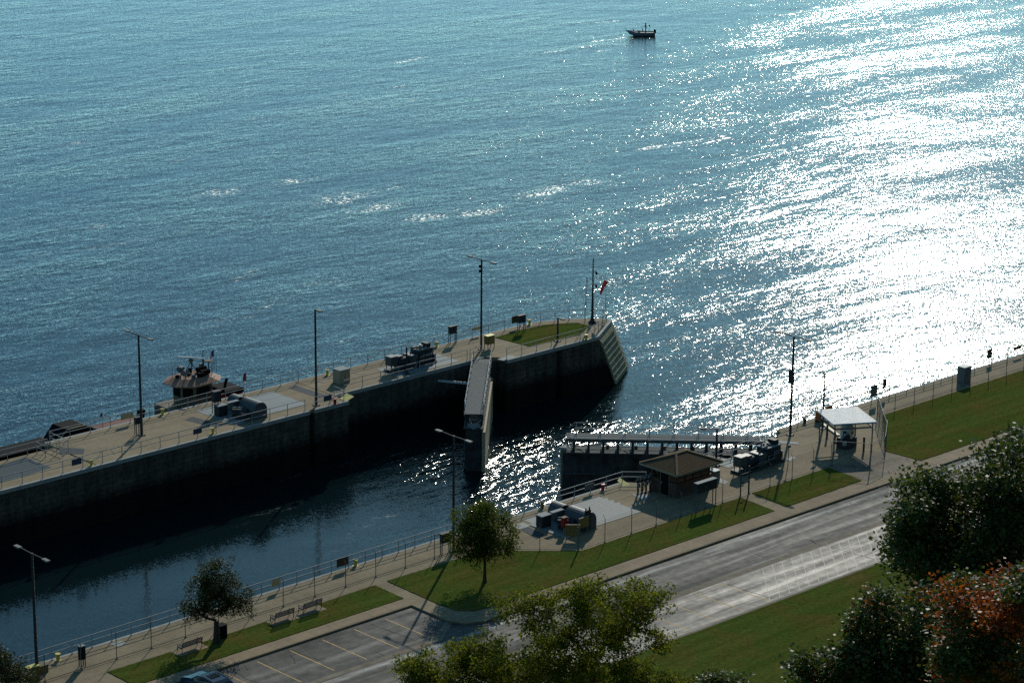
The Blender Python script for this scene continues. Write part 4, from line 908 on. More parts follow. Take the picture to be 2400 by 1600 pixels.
# ================================================================== CONTROL HUT
def hut():
    x0, x1, y0, y1 = 154.95, 159.15, 146.05, 149.1; H = 2.55; ze = 2.42
    t = thing('control_hut', 'small brown brick control hut with hipped shingle roof beside near gate', 'hut', (157.05, 147.6, 0))
    def L(x, y): return (x-157.05, y-147.6)
    ax, ay = L(x0, y0); bx, by = L(x1, y1)
    # brick courses up to the sill, one raised band for each course
    for i in range(13):
        z = .02+i*.095; MB().box(ax, bx, ay, ay+.16, z, z+.083).build('brick_course', M['brick'], t); MB().box(ax, bx, by-.16, by, z, z+.083).build('brick_course', M['brick'], t)
        MB().box(ax, ax+.16, ay+.165, ay+.9, z, z+.083).build('brick_course', M['brick'], t); MB().box(ax, ax+.16, ay+1.95, by-.165, z, z+.083).build('brick_course', M['brick'], t); MB().box(bx-.16, bx, ay+.165, by-.165, z, z+.083).build('brick_course', M['brick'], t)
    MB().box(ax+.03, bx-.03, ay+.03, ay+.13, 0, 1.26).build('wall_core', M['black'], t); MB().box(ax+.03, bx-.03, by-.13, by-.03, 0, 1.26).build('wall_core', M['black'], t)
    MB().box(bx-.13, bx-.03, ay+.14, by-.14, 0, 1.26).build('wall_core', M['black'], t); MB().box(ax+.2, bx-.2, ay+.2, by-.2, 0.0, .04).build('floor', M['pan'], t)
    for (a, b, c, d) in ((ax-.04, bx+.04, ay-.04, ay+.2), (ax-.04, bx+.04, by-.2, by+.04), (bx-.2, bx+.04, ay+.21, by-.21), (ax-.04, ax+.2, ay+.21, ay+.9), (ax-.04, ax+.2, ay+1.95, by-.21)):
        MB().box(a, b, c, d, 1.262, 1.32).build('sill', M['brown'], t)
    # window band: mullions and panes
    for yy in (ay+.06, by-.06):
        for i in range(4):
            u0 = ax+.12+i*(bx-ax-.24)/4; u1 = u0+(bx-ax-.24)/4; f = MB().box(u0-.05, u0+.05, yy-.06, yy+.06, 1.32, ze-.03).build('window_frame', M['brown'], t)
            MB().box(u0+.055, u1-.055, yy-.01, yy+.01, 1.33, ze-.05).build('pane', M['glass'], f)
        MB().box(bx-.17, bx-.07, yy-.06, yy+.06, 1.32, ze-.03).build('window_frame', M['brown'], t)
    for xx, spans in ((bx-.06, ((ay+.15, ay+1.05), (ay+1.1, ay+2.0), (ay+2.05, by-.15))), (ax+.06, ((ay+.15, ay+.85), (ay+2.0, by-.15)))):
        for (v0, v1) in spans:
            f = MB().box(xx-.05, xx+.05, v0-.045, v0, 1.32, ze-.03).build('window_frame', M['brown'], t); MB().box(xx-.01, xx+.01, v0+.004, v1-.05, 1.33, ze-.05).build('pane', M['glass'], f)
    dr = MB().box(ax+.05, ax+.1, ay+.93, ay+1.92, .03, 2.1).build('door', M['black'], t); MB().box(ax-.02, ax+.05, ay+1.75, ay+1.82, .95, 1.1).build('handle', M['galv'], dr)
    for yy in (ay+.91, ay+1.94): MB().box(ax+.01, ax+.14, yy-.02, yy+.02, .02, 2.38).build('door_frame', M['trim'], t)
    # hipped roof: shingle rows on every slope
    o = .72; rx0, rx1, ry0, ry1 = ax-o, bx+o, ay-o, by+o; zr = 3.3; ym = (ry0+ry1)/2; k = (ry1-ry0)/2*.97
    e = [Vector((rx0, ry0, ze)), Vector((rx1, ry0, ze)), Vector((rx1, ry1, ze)), Vector((rx0, ry1, ze))]; r0, r1 = Vector((rx0+k, ym, zr)), Vector((rx1-k, ym, zr))
    MB().add(e+[r0, r1], [(0, 1, 5, 4), (1, 2, 5), (2, 3, 4, 5), (3, 0, 4), (3, 2, 1, 0)]).build('roof', M['shingle'], t)
    roof = t.children[-1] if False else [c for c in t.children if c.name.startswith('roof')][0]
    for (a, b, c, d) in ((e[0], e[1], r0, r1), (e[1], e[2], r1, r1), (e[2], e[3], r1, r0), (e[3], e[0], r0, r0)):
        nn = (b-a).cross(c-a).normalized(); nn = nn if nn.z > 0 else -nn
        for i in range(11):
            f0, f1 = i/11.0, (i+1.08)/11.0 if i < 10 else 1.0
            q = [a.lerp(c, f0), b.lerp(d, f0), b.lerp(d, f1), a.lerp(c, f1)]
            lo = [v+nn*.004 for v in q]; hi = [q[0]+nn*.035, q[1]+nn*.035, q[2]+nn*.012, q[3]+nn*.012]
            MB().add(lo+hi, [(0, 1, 2, 3), (4, 7, 6, 5), (0, 4, 5, 1), (1, 5, 6, 2), (2, 6, 7, 3), (3, 7, 4, 0)]).build('shingle_row', M['shingle'], roof)
    up = Vector((0, 0, .05))
    for a, b in ((e[0], r0), (e[1], r1), (e[2], r1), (e[3], r0), (r0, r1)): MB().beam(a+up, b+up, .2, .06).build('ridge_cap', M['ridge'], roof)
    for a, b in ((e[0], e[1]), (e[1], e[2]), (e[2], e[3]), (e[3], e[0])): MB().beam(a+Vector((0, 0, -.06)), b+Vector((0, 0, -.06)), .07, .14).build('fascia', M['trim'], t)
hut()

# ================================================================== CANOPY SHELTER
def canopy():
    P = [G(1913, 962, 2.9), G(2010, 954, 2.9), G(2056, 990, 2.75), G(1953, 996, 2.75)]
    c0 = sum(P, Vector())/4; t = thing('canopy_shelter', 'open shelter with pale corrugated metal roof over pump near right fence', 'shelter', (c0.x, c0.y, 0)); o = Vector((c0.x, c0.y, 0))
    P = [v-o for v in P]; nrow = 16
    MB().add([v+Vector((0, 0, -.06)) for v in P]+[v+Vector((0, 0, -.02)) for v in P], [(0, 1, 2, 3), (4, 7, 6, 5), (0, 4, 5, 1), (1, 5, 6, 2), (2, 6, 7, 3), (3, 7, 4, 0)]).build('roof_deck', M['galvd'], t)
    for i in range(nrow):                                    # raised ribs of the sheeting
        f0, f1 = (i+.08)/nrow, (i+.70)/nrow; a, b, c, d = P[0].lerp(P[3], f0), P[1].lerp(P[2], f0), P[1].lerp(P[2], f1), P[0].lerp(P[3], f1); u = Vector((0, 0, .07))
        ia, ib, ic, id_ = a.lerp(d, .25)+u, b.lerp(c, .25)+u, b.lerp(c, .75)+u, a.lerp(d, .75)+u; lo = Vector((0, 0, -.018))
        MB().add([a+lo, b+lo, c+lo, d+lo, ia, ib, ic, id_], [(4, 7, 6, 5), (0, 4, 5, 1), (1, 5, 6, 2), (2, 6, 7, 3), (3, 7, 4, 0), (0, 1, 2, 3)]).build('roof_rib', M['roofmetal'], t)
    for v in P:
        q = v*.86; MB().tube([(q.x, q.y, 0.012), (q.x, q.y, 2.72)], .06, 8).build('post', M['galvd'], t); MB().bbox(q.x-.14, q.x+.14, q.y-.14, q.y+.14, 0.0, .03, .01).build('base_plate', M['galvd'], t)
    for a, b in ((0, 1), (1, 2), (2, 3), (3, 0)): MB().beam(P[a]*.86+Vector((0, 0, -.12+.0)), P[b]*.86+Vector((0, 0, -.12)), .09, .12).build('eave_beam', M['galvd'], t)
    pu = thing('pump_unit', 'white tank and dark pump standing under pale metal canopy', 'pump', (c0.x, c0.y-.2, 0))
    MB().lathe([(.55, .9), (.62, 1.2), (.62, 1.8), (.5, 2.1), (.2, 2.25)], 16).build('tank', M['white'], pu); MB().bbox(-.75, .75, -.6, .6, .012, .9, .05).build('engine_block', M['machd'], pu)
    for i in range(6): MB().bbox(-1.15+.1*i, -.85+.15*i, -.75+.2*(i % 3), -.45+.2*(i % 3), .5+.15*i, .9+.15*i, .03).build('fitting', M['machd'] if i % 2 else M['galv'], pu)
    MB().tube([(-.7, .3, .5), (-1.3, .3, .5), (-1.3, .3, 1.6)], .1, 8).build('pipe', M['machd'], pu); MB().tube([(.7, 0, .7), (1.15, 0, .7), (1.15, 0, 1.5)], .08, 8).build('pipe', M['galvd'], pu)
    MB().box(-.15, .15, -.635, -.615, 1.35, 1.6).build('warning_plate', M['orange'], pu)
    for i, p in enumerate([(1938, 1026), (2024, 1056)]):
        c = xy(*p); b = thing('guard_post', ['stout guard post at left of canopy pump', 'stout guard post at right of canopy pump'][i], 'post', (c[0], c[1], 0)); MB().lathe([(.1, 0), (.1, 1.25), (.05, 1.3)], 10).build('tube', M['pole'], b); MB().lathe([(.16, 0), (.16, .03)], 10).build('foot', M['pole'], b)
canopy()
hb = thing('hose_reel', 'orange brown hose reel box left of canopy roof', 'hose reel', xy(1921, 987)+(0,))
MB().bbox(-.35, .35, -.3, .3, .15, .95, .05).build('drum_case', M['orange'], hb)
for sx in (-.3, .3): MB().box(sx-.04, sx+.04, -.3, .3, 0.0, .15).build('foot', M['black'], hb)
ys_ = thing('wheel_stop', 'long pale yellow wheel stop on deck left of canopy', 'wheel stop', (0, 0, 0))
a_, b_ = G(1925, 992), G(1966, 1022); MB().beam((a_.x, a_.y, .07), (b_.x, b_.y, .07), .28, .13).build('bar', M['tan'], ys_); MB().beam((a_.x, a_.y, .008), (b_.x, b_.y, .008), .34, .012).build('base_strip', M['cream'], ys_)

# ================================================================== NOSE MAST, LADDER, WINDSOCK
mt = thing('signal_mast', 'tall dark navigation mast on the nose of far wall', 'mast', xy(1388, 757)+(0,))
MB().tube([(0, 0, .5), (0, 0, 3.2), (0, 0, 6.7)], [.16, .10, .055], 10).build('mast_tube', M['pole'], mt); MB().lathe([(.42, 0), (.42, .12), (.24, .3), (.17, .55)], 8).build('base', M['pole'], mt)
for z in (5.35, 3.95): MB().tube([(0, 0, z+.25), (.28, -.18, z+.22)], .025, 5).build('bracket', M['pole'], mt); MB().lathe([(.09, 0), (.12, .12), (.10, .3)], 8, (.3, -.2, z-.12)).build('signal_lamp', M['black'], mt)
MB().lathe([(.05, 6.7), (.07, 6.85), (.03, 7.0)], 8).build('finial', M['black'], mt)
ld = thing('ladder', 'slender steel ladder leaning beside the nose mast', 'ladder', xy(1369, 757)+(0,)); b0 = V3(xy(1369, 757)); b1 = V3(xy(1375, 764))-b0; b1 = Vector((b1.x, b1.y, 0)).normalized()*.42; tp = Vector((.55, .3, 4.9))
for s in (Vector((0, 0, 0)), b1): MB().tube([s, s+tp], .022, 5).build('stile', M['pole'], ld)
for i in range(14): MB().tube([tp*(i+.6)/14.5, tp*(i+.6)/14.5+b1], .013, 4).build('rung', M['pole'], ld)
MB().tube([tp*.8, Vector((.95, .12, 3.9))], .02, 4).build('stay', M['pole'], ld)
ws = thing('windsock', 'orange red windsock on thin pole at tip of far wall nose', 'windsock', (190.0, 190.0, 0))
MB().tube([(0, 0, 0.01), (0, 0, 4.1)], .025, 6).build('pole', M['pole'], ws)
dd = Vector((-.45, .25, -.82)).normalized(); n = 12; V = []; F = []
top0 = Vector((0, 0, 4.15)); u = dd.cross(Vector((0, 0, 1))).normalized(); v = u.cross(dd)
for i in range(7):
    r_ = .25-.022*i; c_ = top0+dd*.19*i+Vector((0, 0, -.012*i*i))
    for k in range(n): a = 2*math.pi*k/n; V.append(c_+(u*math.cos(a)+v*math.sin(a))*r_*(1+.08*math.sin(3*a+i)))
for i in range(6):
    for k in range(n): F.append((i*n+k, i*n+(k+1) % n, (i+1)*n+(k+1) % n, (i+1)*n+k))
MB().add(V, F, True).build('sock', M['sock'], ws); MB().tube([top0+(u*math.cos(2*math.pi*k/16)+v*math.sin(2*math.pi*k/16))*.255 for k in range(17)], .014, 5).build('hoop', M['galvd'], ws)
# ================================================================== TOWBOAT AND BARGE BEHIND THE FAR WALL
def barge():
    t = thing('barge', 'black cargo barge lying behind left end of far wall', 'barge', (100, 200, WATER_Z))
    z = lambda a: a-WATER_Z
    MB().add([(-60, -3.9, -1), (34, -3.9, -1), (37, -3.9, z(-3.6)), (38, -3.9, z(-2.35)), (-60, -3.9, z(-2.35)), (-60, 1.6, -1), (34, 1.6, -1), (37, 1.6, z(-3.6)), (38, 1.6, z(-2.35)), (-60, 1.6, z(-2.35))],
             [(0, 1, 2, 3, 4), (9, 8, 7, 6, 5), (0, 5, 6, 1), (1, 6, 7, 2), (2, 7, 8, 3), (3, 8, 9, 4), (4, 9, 5, 0)]).build('hull', M['black'], t)
    MB().box(-60, 37.9, -3.85, 1.55, z(-2.346), z(-2.30)).build('deck', M['pink'], t)
    # hopper coaming with raised sloping end
    MB().box(-60, 26.6, -2.2, .3, z(-2.3), z(-1.75)).build('coaming', M['black'], t)
    MB().add([(26.6, -2.2, z(-2.3)), (33.0, -2.2, z(-2.3)), (30.0, -2.2, z(-.72)), (28.0, -2.2, z(-.72)), (26.6, .3, z(-2.3)), (33.0, .3, z(-2.3)), (30.0, .3, z(-.72)), (28.0, .3, z(-.72))],
             [(0, 1, 2, 3), (7, 6, 5, 4), (0, 4, 5, 1), (1, 5, 6, 2), (2, 6, 7, 3), (3, 7, 4, 0)]).build('end_coaming', M['black'], t)
    MB().beam((26.6, -2.2, z(-1.74)), (28.0, -2.2, z(-.70)), .08).build('rim', M['timber'], t); MB().beam((28.0, -2.2, z(-.69)), (30.0, -2.2, z(-.69)), .08).build('rim', M['timber'], t)
    for i, x in enumerate((34.2, 35.2, 36.4)):
        MB().lathe([(.26, z(-2.3)), (.18, z(-2.2)), (.16, z(-1.75)), (.28, z(-1.7)), (.28, z(-1.6))], 10, (x, -3.2, 0)).build('kevel', M['cream'] if i == 1 else M['brown'], t)
barge()
def towboat():
    ox, oy = 143.1, 198.2
    t = thing('towboat', 'small towboat with pink octagonal wheelhouse roof moored behind far wall', 'towboat', (ox, oy, WATER_Z)); z = lambda a: a-WATER_Z
    hull = [(-5.6, -3.4), (7.5, -3.4), (9.0, -2.4), (9.0, 2.4), (7.5, 3.4), (-5.6, 3.4)]
    MB().prism(hull, -.8, z(-3.9)).build('hull', M['black'], t); MB().prism([(p[0]*.985, p[1]*.97) for p in hull], z(-3.9), z(-3.84)).build('deck', M['pink'], t)
    # push knees
    for y in (-2.4, 2.4):
        k = MB().add([(-6.2, y-.25, .2), (-5.6, y-.25, .2), (-4.6, y-.25, z(-1.6)), (-5.2, y-.25, z(-1.6)), (-6.2, y+.25, .2), (-5.6, y+.25, .2), (-4.6, y+.25, z(-1.6)), (-5.2, y+.25, z(-1.6))], [(0, 1, 2, 3), (7, 6, 5, 4), (0, 4, 5, 1), (1, 5, 6, 2), (2, 6, 7, 3), (3, 7, 4, 0)]).build('push_knee', M['black'], t)
        for i in range(4): MB().beam((-4.9-.25*i, y-.27, z(-1.9)-i*.55), (-5.2-.25*i, y-.27, z(-2.3)-i*.55), .12).build('knee_step', M['cream'], k)
    # lower deckhouse, upper wheelhouse (octagonal)
    MB().bbox(-3.6, 3.3, -2.2, 2.2, z(-3.84), z(-1.2), .05).build('deckhouse', M['cream'], t)
    def octo(rx, ry, c): return [(c[0]+rx*sx, c[1]+ry*sy) for sx, sy in ((-1, -.45), (-.5, -1), (.6, -1), (1, -.45), (1, .45), (.6, 1), (-.5, 1), (-1, .45))]
    c = (-.6, 0); lo, hi = octo(1.75, 1.5, c), octo(1.85, 1.6, c); n = 8
    V = [(p[0], p[1], z(-1.2)) for p in lo]+[(p[0], p[1], z(1.04)) for p in hi]
    MB().add(V, [tuple(range(8)), tuple(range(15, 7, -1))]+[(i, (i+1) % 8, 8+(i+1) % 8, 8+i) for i in range(8)]).build('wheelhouse', M['cream'], t)
    for i in range(8):                                                                           # one window in each face
        a, b = Vector((*lo[i], z(-1.2))), Vector((*lo[(i+1) % 8], z(-1.2))); a2, b2 = Vector((*hi[i], z(1.04))), Vector((*hi[(i+1) % 8], z(1.04)))
        q = [a.lerp(a2, .45).lerp(b.lerp(b2, .45), .12), a.lerp(a2, .45).lerp(b.lerp(b2, .45), .88), a.lerp(a2, .86).lerp(b.lerp(b2, .86), .88), a.lerp(a2, .86).lerp(b.lerp(b2, .86), .12)]
        nn = (b-a).cross(a2-a).normalized(); MB().add([v+nn*.02 for v in q]+[v-nn*.04 for v in q], [(0, 1, 2, 3), (7, 6, 5, 4), (0, 4, 5, 1), (1, 5, 6, 2), (2, 6, 7, 3), (3, 7, 4, 0)]).build('window', M['black'], t)
    MB().box(.0, .45, -1.58, -1.50, z(-1.1), z(.7)).build('door', M['brown'], t)
    MB().lathe([(.28, 0), (.28, .03)], 12, (-1.0, -1.62, z(-.4))).build('company_disc', M['orange'], t)
    ro, ri = octo(2.75, 2.15, c), octo(1.6, 1.3, c); V = [(p[0], p[1], z(1.05)) for p in ro]+[(p[0], p[1], z(1.12)) for p in ro]+[(p[0], p[1], z(1.55)) for p in ri]
    MB().add(V, [tuple(range(7, -1, -1)), tuple(range(16, 24))]+[(k+i, k+(i+1) % 8, k+8+(i+1) % 8, k+8+i) for k in (0, 8) for i in range(8)]).build('roof', M['pinkroof'], t)
    # roof gear: searchlights, radar on tripod, mast, rails
    zr = z(1.55)
    for (x, y) in ((-1.8, -.6), (-1.4, .7)):
        s = MB().tube([(x-.32, y-.1, zr+.62), (x+.28, y+.1, zr+.62)], [.30, .24], 12).build('searchlight', M['galvd'], t); MB().tube([(x, y, zr), (x, y, zr+.4)], .06, 6).build('stand', M['black'], s)
    for (x, y) in ((.3, -.8), (.7, .3)): MB().tube([(x-.5, y, zr+.28), (x+.5, y, zr+.28)], .26, 10).build('air_horn_tank', M['black'], t)
    MB().bbox(-.6, .0, -1.2, -.7, zr, zr+.4, .05).build('light_box', M['black'], t)
    for a in range(3): MB().tube([(-.5+.7*math.cos(a*2.09), .3+.7*math.sin(a*2.09), zr), (-.5, .3, zr+1.25)], .035, 5).build('tripod_leg', M['black'], t)
    MB().lathe([(.22, zr+1.25), (.25, zr+1.42), (.16, zr+1.55)], 8, (-.5, .3, 0)).build('radar_base', M['cream'], t); MB().obox((-.5, .3, zr+1.64), Vector((.75, -.95, 0)).normalized()*1.25, Vector((.95, .75, 0)).normalized()*.07, (0, 0, .06)).build('radar_bar', M['white'], t)
    MB().tube([(1.0, .4, zr), (1.0, .4, zr+2.05)], [.06, .035], 6).build('mast', M['black'], t); MB().tube([(1.0, .4, zr+1.95), (1.9, .8, zr+2.2)], .02, 4).build('yard', M['black'], t); MB().tube([(1.6, -.9, zr), (1.6, -.9, zr+1.7)], .025, 5).build('antenna', M['black'], t)
    MB().lathe([(.42, zr+.95), (.42, zr+1.02)], 12, (1.5, .2, 0)).build('antenna_dish', M['cream'], t); MB().tube([(1.5, .2, zr), (1.5, .2, zr+.95)], .05, 5).build('dish_post', M['black'], t)
    for i, (x, y, h) in enumerate(((-2.2, .2, .5), (-1.1, -.9, .7), (-.2, .9, .9), (.9, -.4, .6), (1.1, .9, 1.2), (-.9, .1, .45), (.2, .1, .5))): MB().bbox(x-.17, x+.17, y-.14, y+.14, zr-.05, zr+h*.5, .03).build('deck_box', (M['black'], M['galvd'], M['machd'])[i % 3], t); MB().tube([(x+.2, y, zr), (x+.2, y, zr+h)], .022, 4).build('whip', M['black'], t)
    R = [(p[0]*.95, p[1]*.95) for p in octo(1.95, 1.6, c)]
    for i, p in enumerate(R): MB().tube([(p[0], p[1], zr-.2), (p[0], p[1], zr+1.0+.4*(i == 0))], .022, 5).build('rail_post', M['black'], t)
    MB().tube([(p[0], p[1], zr+.95) for p in R+R[:1]], .018, 4).build('top_rail', M['black'], t)
    MB().beam((-2.9, -1.6, z(-3.8)), (-3.9, -2.0, z(.0)), .05).build('stay_ladder', M['black'], t); MB().beam((-2.6, -1.6, z(-3.8)), (-3.6, -2.0, z(.0)), .05).build('stay_ladder', M['black'], t)
    # red engine casing and exhaust aft of the wheelhouse
    eb = MB().bbox(2.3, 4.3, -1.5, 1.3, z(-3.84), z(-.75), .05).build('engine_casing', M['red'], t); MB().bbox(2.25, 4.35, -1.55, 1.35, z(-.748), z(-.35), .05).build('casing_top', M['black'], eb)
    MB().tube([(2.9, -.4, z(-.35)), (3.0, -.4, z(.1)), (3.2, -.4, z(.55))], .14, 8).build('exhaust', M['black'], t)
    for i in range(7): MB().tube([(4.6+.6*i, -2.9, z(-3.84)), (4.6+.6*i, -2.9, z(-2.7))], .03, 5).build('stanchion', M['black'], t)
    MB().tube([(4.6, -2.9, z(-2.75)), (8.2, -2.9, z(-2.75))], .03, 5).build('top_rail', M['black'], t)
    for i, x in enumerate((5.6, 6.8)): MB().lathe([(.2, z(-3.84)), (.15, z(-3.2)), (.24, z(-3.15))], 8, (x, -2.4, 0)).build('bitt', M['black'], t)
    return t
towboat()
def flag_mat(name, build):
    m, t, b = new_mat(name); tc = N(t, 'ShaderNodeTexCoord'); sp = N(t, 'ShaderNodeSeparateXYZ'); t.links.new(tc.outputs['Generated'], sp.inputs[0])
    t.links.new(build(t, sp), b.inputs['Base Color']); b.inputs['Roughness'].default_value = 0.8; return m
def us(t, sp):
    f = math_n(t, 'FRACT', math_n(t, 'MULTIPLY', sp.outputs[2], 6.5)); st = mixc(t, math_n(t, 'GREATER_THAN', f, 0.5), (0.6, 0.03, 0.04), (0.75, 0.72, 0.68))
    can = math_n(t, 'MULTIPLY', math_n(t, 'LESS_THAN', sp.outputs[0], 0.42), math_n(t, 'GREATER_THAN', sp.outputs[2], 0.46)); return mixc(t, can, st, (0.02, 0.03, 0.12))
M['usflag'] = flag_mat('striped_flag', us)
def flag(label, at, hp, w, h, mat, drop=0.35, nm='flag', rz=0.0):
    t = thing(nm, label, 'flag', at, rz); MB().tube([(0, 0, 0), (0, 0, hp)], .02, 5).build('staff', M['black'], t)
    nx_, nz_ = 10, 5; V = []; F = []
    for j in range(nz_+1):
        for i in range(nx_+1):
            u_, v_ = i/nx_, j/nz_; V.append((u_*w*.92, .10*math.sin(u_*7+v_*1.5)*u_, hp-.03-h*(1-v_)-drop*u_*u_))
    for j in range(nz_):
        for i in range(nx_): a = j*(nx_+1)+i; F.append((a, a+1, a+nx_+2, a+nx_+1))
    o = MB().add(V, F, True).build('cloth', mat, t); return t
zr_ = .75
flag('striped red and white flag with blue corner flying on towboat', (145.1, 198.2, 1.5), 2.1, 1.05, .65, M['usflag'], .5, rz=math.radians(205))
flag('red flag on staff behind far railing right of towboat', (148.3, 197.4, -3.84), 4.7, .75, .75, M['red'], .25, rz=math.radians(200))
flag('small red flag beyond left double armed pole', (131.6, 197.4, -2.3), 2.6, .45, .35, M['red'], .1, rz=math.radians(200))

# ================================================================== FISHING BOAT
def fishing_boat():
    a, b = G(1471, 84, WATER_Z), G(1531, 83, WATER_Z); d = b-a; rz = math.atan2(d.y, d.x)
    t = thing('fishing_boat', 'small open fishing boat with outboard motor out on the river', 'boat', ((a.x+b.x)/2, (a.y+b.y)/2, WATER_Z), rz)
    L = 5.0; st = [(-L/2-.25, .05, .95, .98), (-L/2+.5, .5, .25, .86), (-L/2+1.4, .85, -.05, .72), (0, .98, -.12, .62), (L/2-.7, .98, -.12, .58), (L/2, .92, -.1, .58)]
    V = []; F = []
    for (x, w_, zb_, zt) in st: V += [(x, -w_, zt), (x, -w_*.8, zb_+.12), (x, 0, zb_), (x, w_*.8, zb_+.12), (x, w_, zt)]
    for i in range(len(st)-1):
        for k in range(4): F.append((i*5+k, i*5+k+1, (i+1)*5+k+1, (i+1)*5+k))
    F.append(tuple(range(25, 30))); MB().add(V, F, True).build('hull', M['alu'], t)
    V = [(s[0], -s[1]*.9, s[3]-.12) for s in st]+[(s[0], s[1]*.9, s[3]-.12) for s in st]; MB().add(V, [(i, i+1, 7+i, 6+i) for i in range(5)]).build('inner_deck', M['machd'], t)
    for sy in (-1, 1): MB().tube([(s[0], sy*s[1], s[3]) for s in st], .035, 5).build('gunwale', M['white'], t)
    MB().bbox(L/2-.05, L/2+.35, -.24, .24, .35, 1.05, .1).build('outboard_motor', M['black'], t); MB().box(L/2+.02, L/2+.2, -.08, .08, -.4, .35).build('motor_leg', M['black'], t)
    for x in (-1.45, .25):
        s = MB().bbox(x-.22, x+.22, -.22, .22, .78, .9, .04).build('seat', M['machd'], t); MB().add([(x+.14, -.2, .88), (x+.24, -.2, .88), (x+.24, .2, .88), (x+.14, .2, .88), (x+.02, -.16, 1.3), (x+.08, -.16, 1.32), (x+.08, .16, 1.32), (x+.02, .16, 1.3)], [(3, 2, 1, 0), (4, 5, 6, 7), (0, 1, 5, 4), (1, 2, 6, 5), (2, 3, 7, 6), (3, 0, 4, 7)]).build('seat_back', M['machd'], s)
    MB().bbox(-.5, -.2, -.55, .1, .6, 1.0, .05).build('console', M['galvd'], t); MB().tube([(-2.75, .0, 1.0), (-2.7, 0, 1.45)], .04, 5).build('bow_motor', M['black'], t)
    MB().tube([(1.6, .2, .6), (1.65, .2, 1.6)], .02, 4).build('light_staff', M['black'], t); MB().lathe([(.1, 1.6), (.16, 1.85)], 8, (1.65, .2, 0)).build('net_hoop', M['black'], t)
    # standing angler: one skinned body
    J = {'pel': (0, 0, .92), 'chest': (-.03, 0, 1.32), 'neck': (-.02, 0, 1.5), 'head': (-.04, 0, 1.62), 'top': (-.03, 0, 1.74),
         'lh': (0, .1, .88), 'lk': (-.04, .12, .48), 'la': (.02, .13, .08), 'lt': (-.16, .14, .03), 'rh': (0, -.1, .88), 'rk': (-.02, -.13, .48), 'ra': (.03, -.15, .08), 'rt': (-.14, -.16, .03),
         'ls': (-.02, .2, 1.43), 'le': (-.1, .27, 1.16), 'lw': (-.34, .16, 1.12), 'lf': (-.42, .12, 1.13), 'rs': (-.02, -.2, 1.43), 're': (-.06, -.28, 1.17), 'rw': (-.32, -.16, 1.2), 'rf': (-.40, -.12, 1.22)}
    Rr = {'pel': .155, 'chest': .165, 'neck': .06, 'head': .10, 'top': .085, 'lh': .1, 'lk': .07, 'la': .05, 'lt': .045, 'rh': .1, 'rk': .07, 'ra': .05, 'rt': .045, 'ls': .075, 'le': .055, 'lw': .04, 'lf': .035, 'rs': .075, 're': .055, 'rw': .04, 'rf': .035}
    E = [('pel', 'chest'), ('chest', 'neck'), ('neck', 'head'), ('head', 'top'), ('pel', 'lh'), ('lh', 'lk'), ('lk', 'la'), ('la', 'lt'), ('pel', 'rh'), ('rh', 'rk'), ('rk', 'ra'), ('ra', 'rt'), ('chest', 'ls'), ('ls', 'le'), ('le', 'lw'), ('lw', 'lf'), ('chest', 'rs'), ('rs', 're'), ('re', 'rw'), ('rw', 'rf')]
    keys = list(J); me = bpy.data.meshes.new('body'); me.from_pydata([J[k] for k in keys], [(keys.index(a_), keys.index(b_)) for a_, b_ in E], []); me.materials.append(M['cloth'])
    loc = t.matrix_basis @ Vector((.95, -.1, .5))
    o = bpy.data.objects.new('person', me); COL.objects.link(o); o.location = loc; o.rotation_euler = (0, 0, rz)
    sk = o.modifiers.new('skin', 'SKIN'); sk.use_smooth_shade = True
    for i, k in enumerate(keys): me.skin_vertices[0].data[i].radius = (Rr[k], Rr[k]*(.8 if k in ('chest', 'pel') else 1))
    me.skin_vertices[0].data[0].use_root = True; ss = o.modifiers.new('sub', 'SUBSURF'); ss.levels = 1; ss.render_levels = 1
    tag(o, 'person in dark clothes standing in fishing boat holding a rod', 'person')
    MB().lathe([(.115, 1.68), (.12, 1.72), (.06, 1.78)], 8, (-.04, 0, 0)).build('cap', M['black'], o)
    MB().lathe([(.05, 1.56), (.095, 1.6), (.098, 1.66), (.08, 1.69)], 8, (-.055, 0, 0)).build('face', M['skin'], o)
    rod = thing('fishing_rod', 'thin fishing rod held by person in boat', 'fishing rod', loc, rz); MB().tube([(-.3, -.05, 1.1), (-.5, .0, 1.2)], .02, 5).build('handle', M['black'], rod); MB().tube([(-.5, .0, 1.2), (-1.7, .3, 1.75)], .01, 4).build('rod_tip', M['black'], rod)
fishing_boat()

# ================================================================== BENCHES
def bench(label, at):
    t = thing('park_bench', label, 'bench', (at[0], at[1], 0), math.radians(1.5), 'dark slatted benches on the river walk')
    W = .9
    for sx in (-W, W):
        e = MB().tube([(sx, -.28, 0), (sx, -.30, .44), (sx, -.40, .90)], .03, 5).build('leg', M['pole'], t); MB().tube([(sx, .24, 0), (sx, .22, .64), (sx, -.33, .66)], .028, 5).build('arm_rest', M['pole'], t); MB().tube([(sx, .22, .38), (sx, -.30, .40)], .025, 5).build('side_rail', M['pole'], t)
    for i in range(6): MB().box(-W, W, -.24+.085*i, -.175+.085*i, .42, .445).build('seat_slat', M['pole'], t)
    for i in range(24):
        x = -W+.05+i*(2*W-.1)/23; MB().obox((x, -.345, .66), (.017, 0, 0), (0, .01, 0), Vector((0, -.09, .21))).build('back_slat', M['pole'], t)
    MB().tube([(-W, -.41, .88), (W, -.41, .88)], .032, 6).build('top_rail', M['pole'], t); MB().tube([(-W, -.30, .47), (W, -.30, .47)], .025, 6).build('low_rail', M['pole'], t)
bench('dark slatted bench left of dark leafed tree near parked car', (104.75, 146.95)); bench('dark slatted bench right of tree, left of the close pair', (113.25, 146.95)); bench('dark slatted bench right of tree, right of the close pair', (116.0, 147.05))
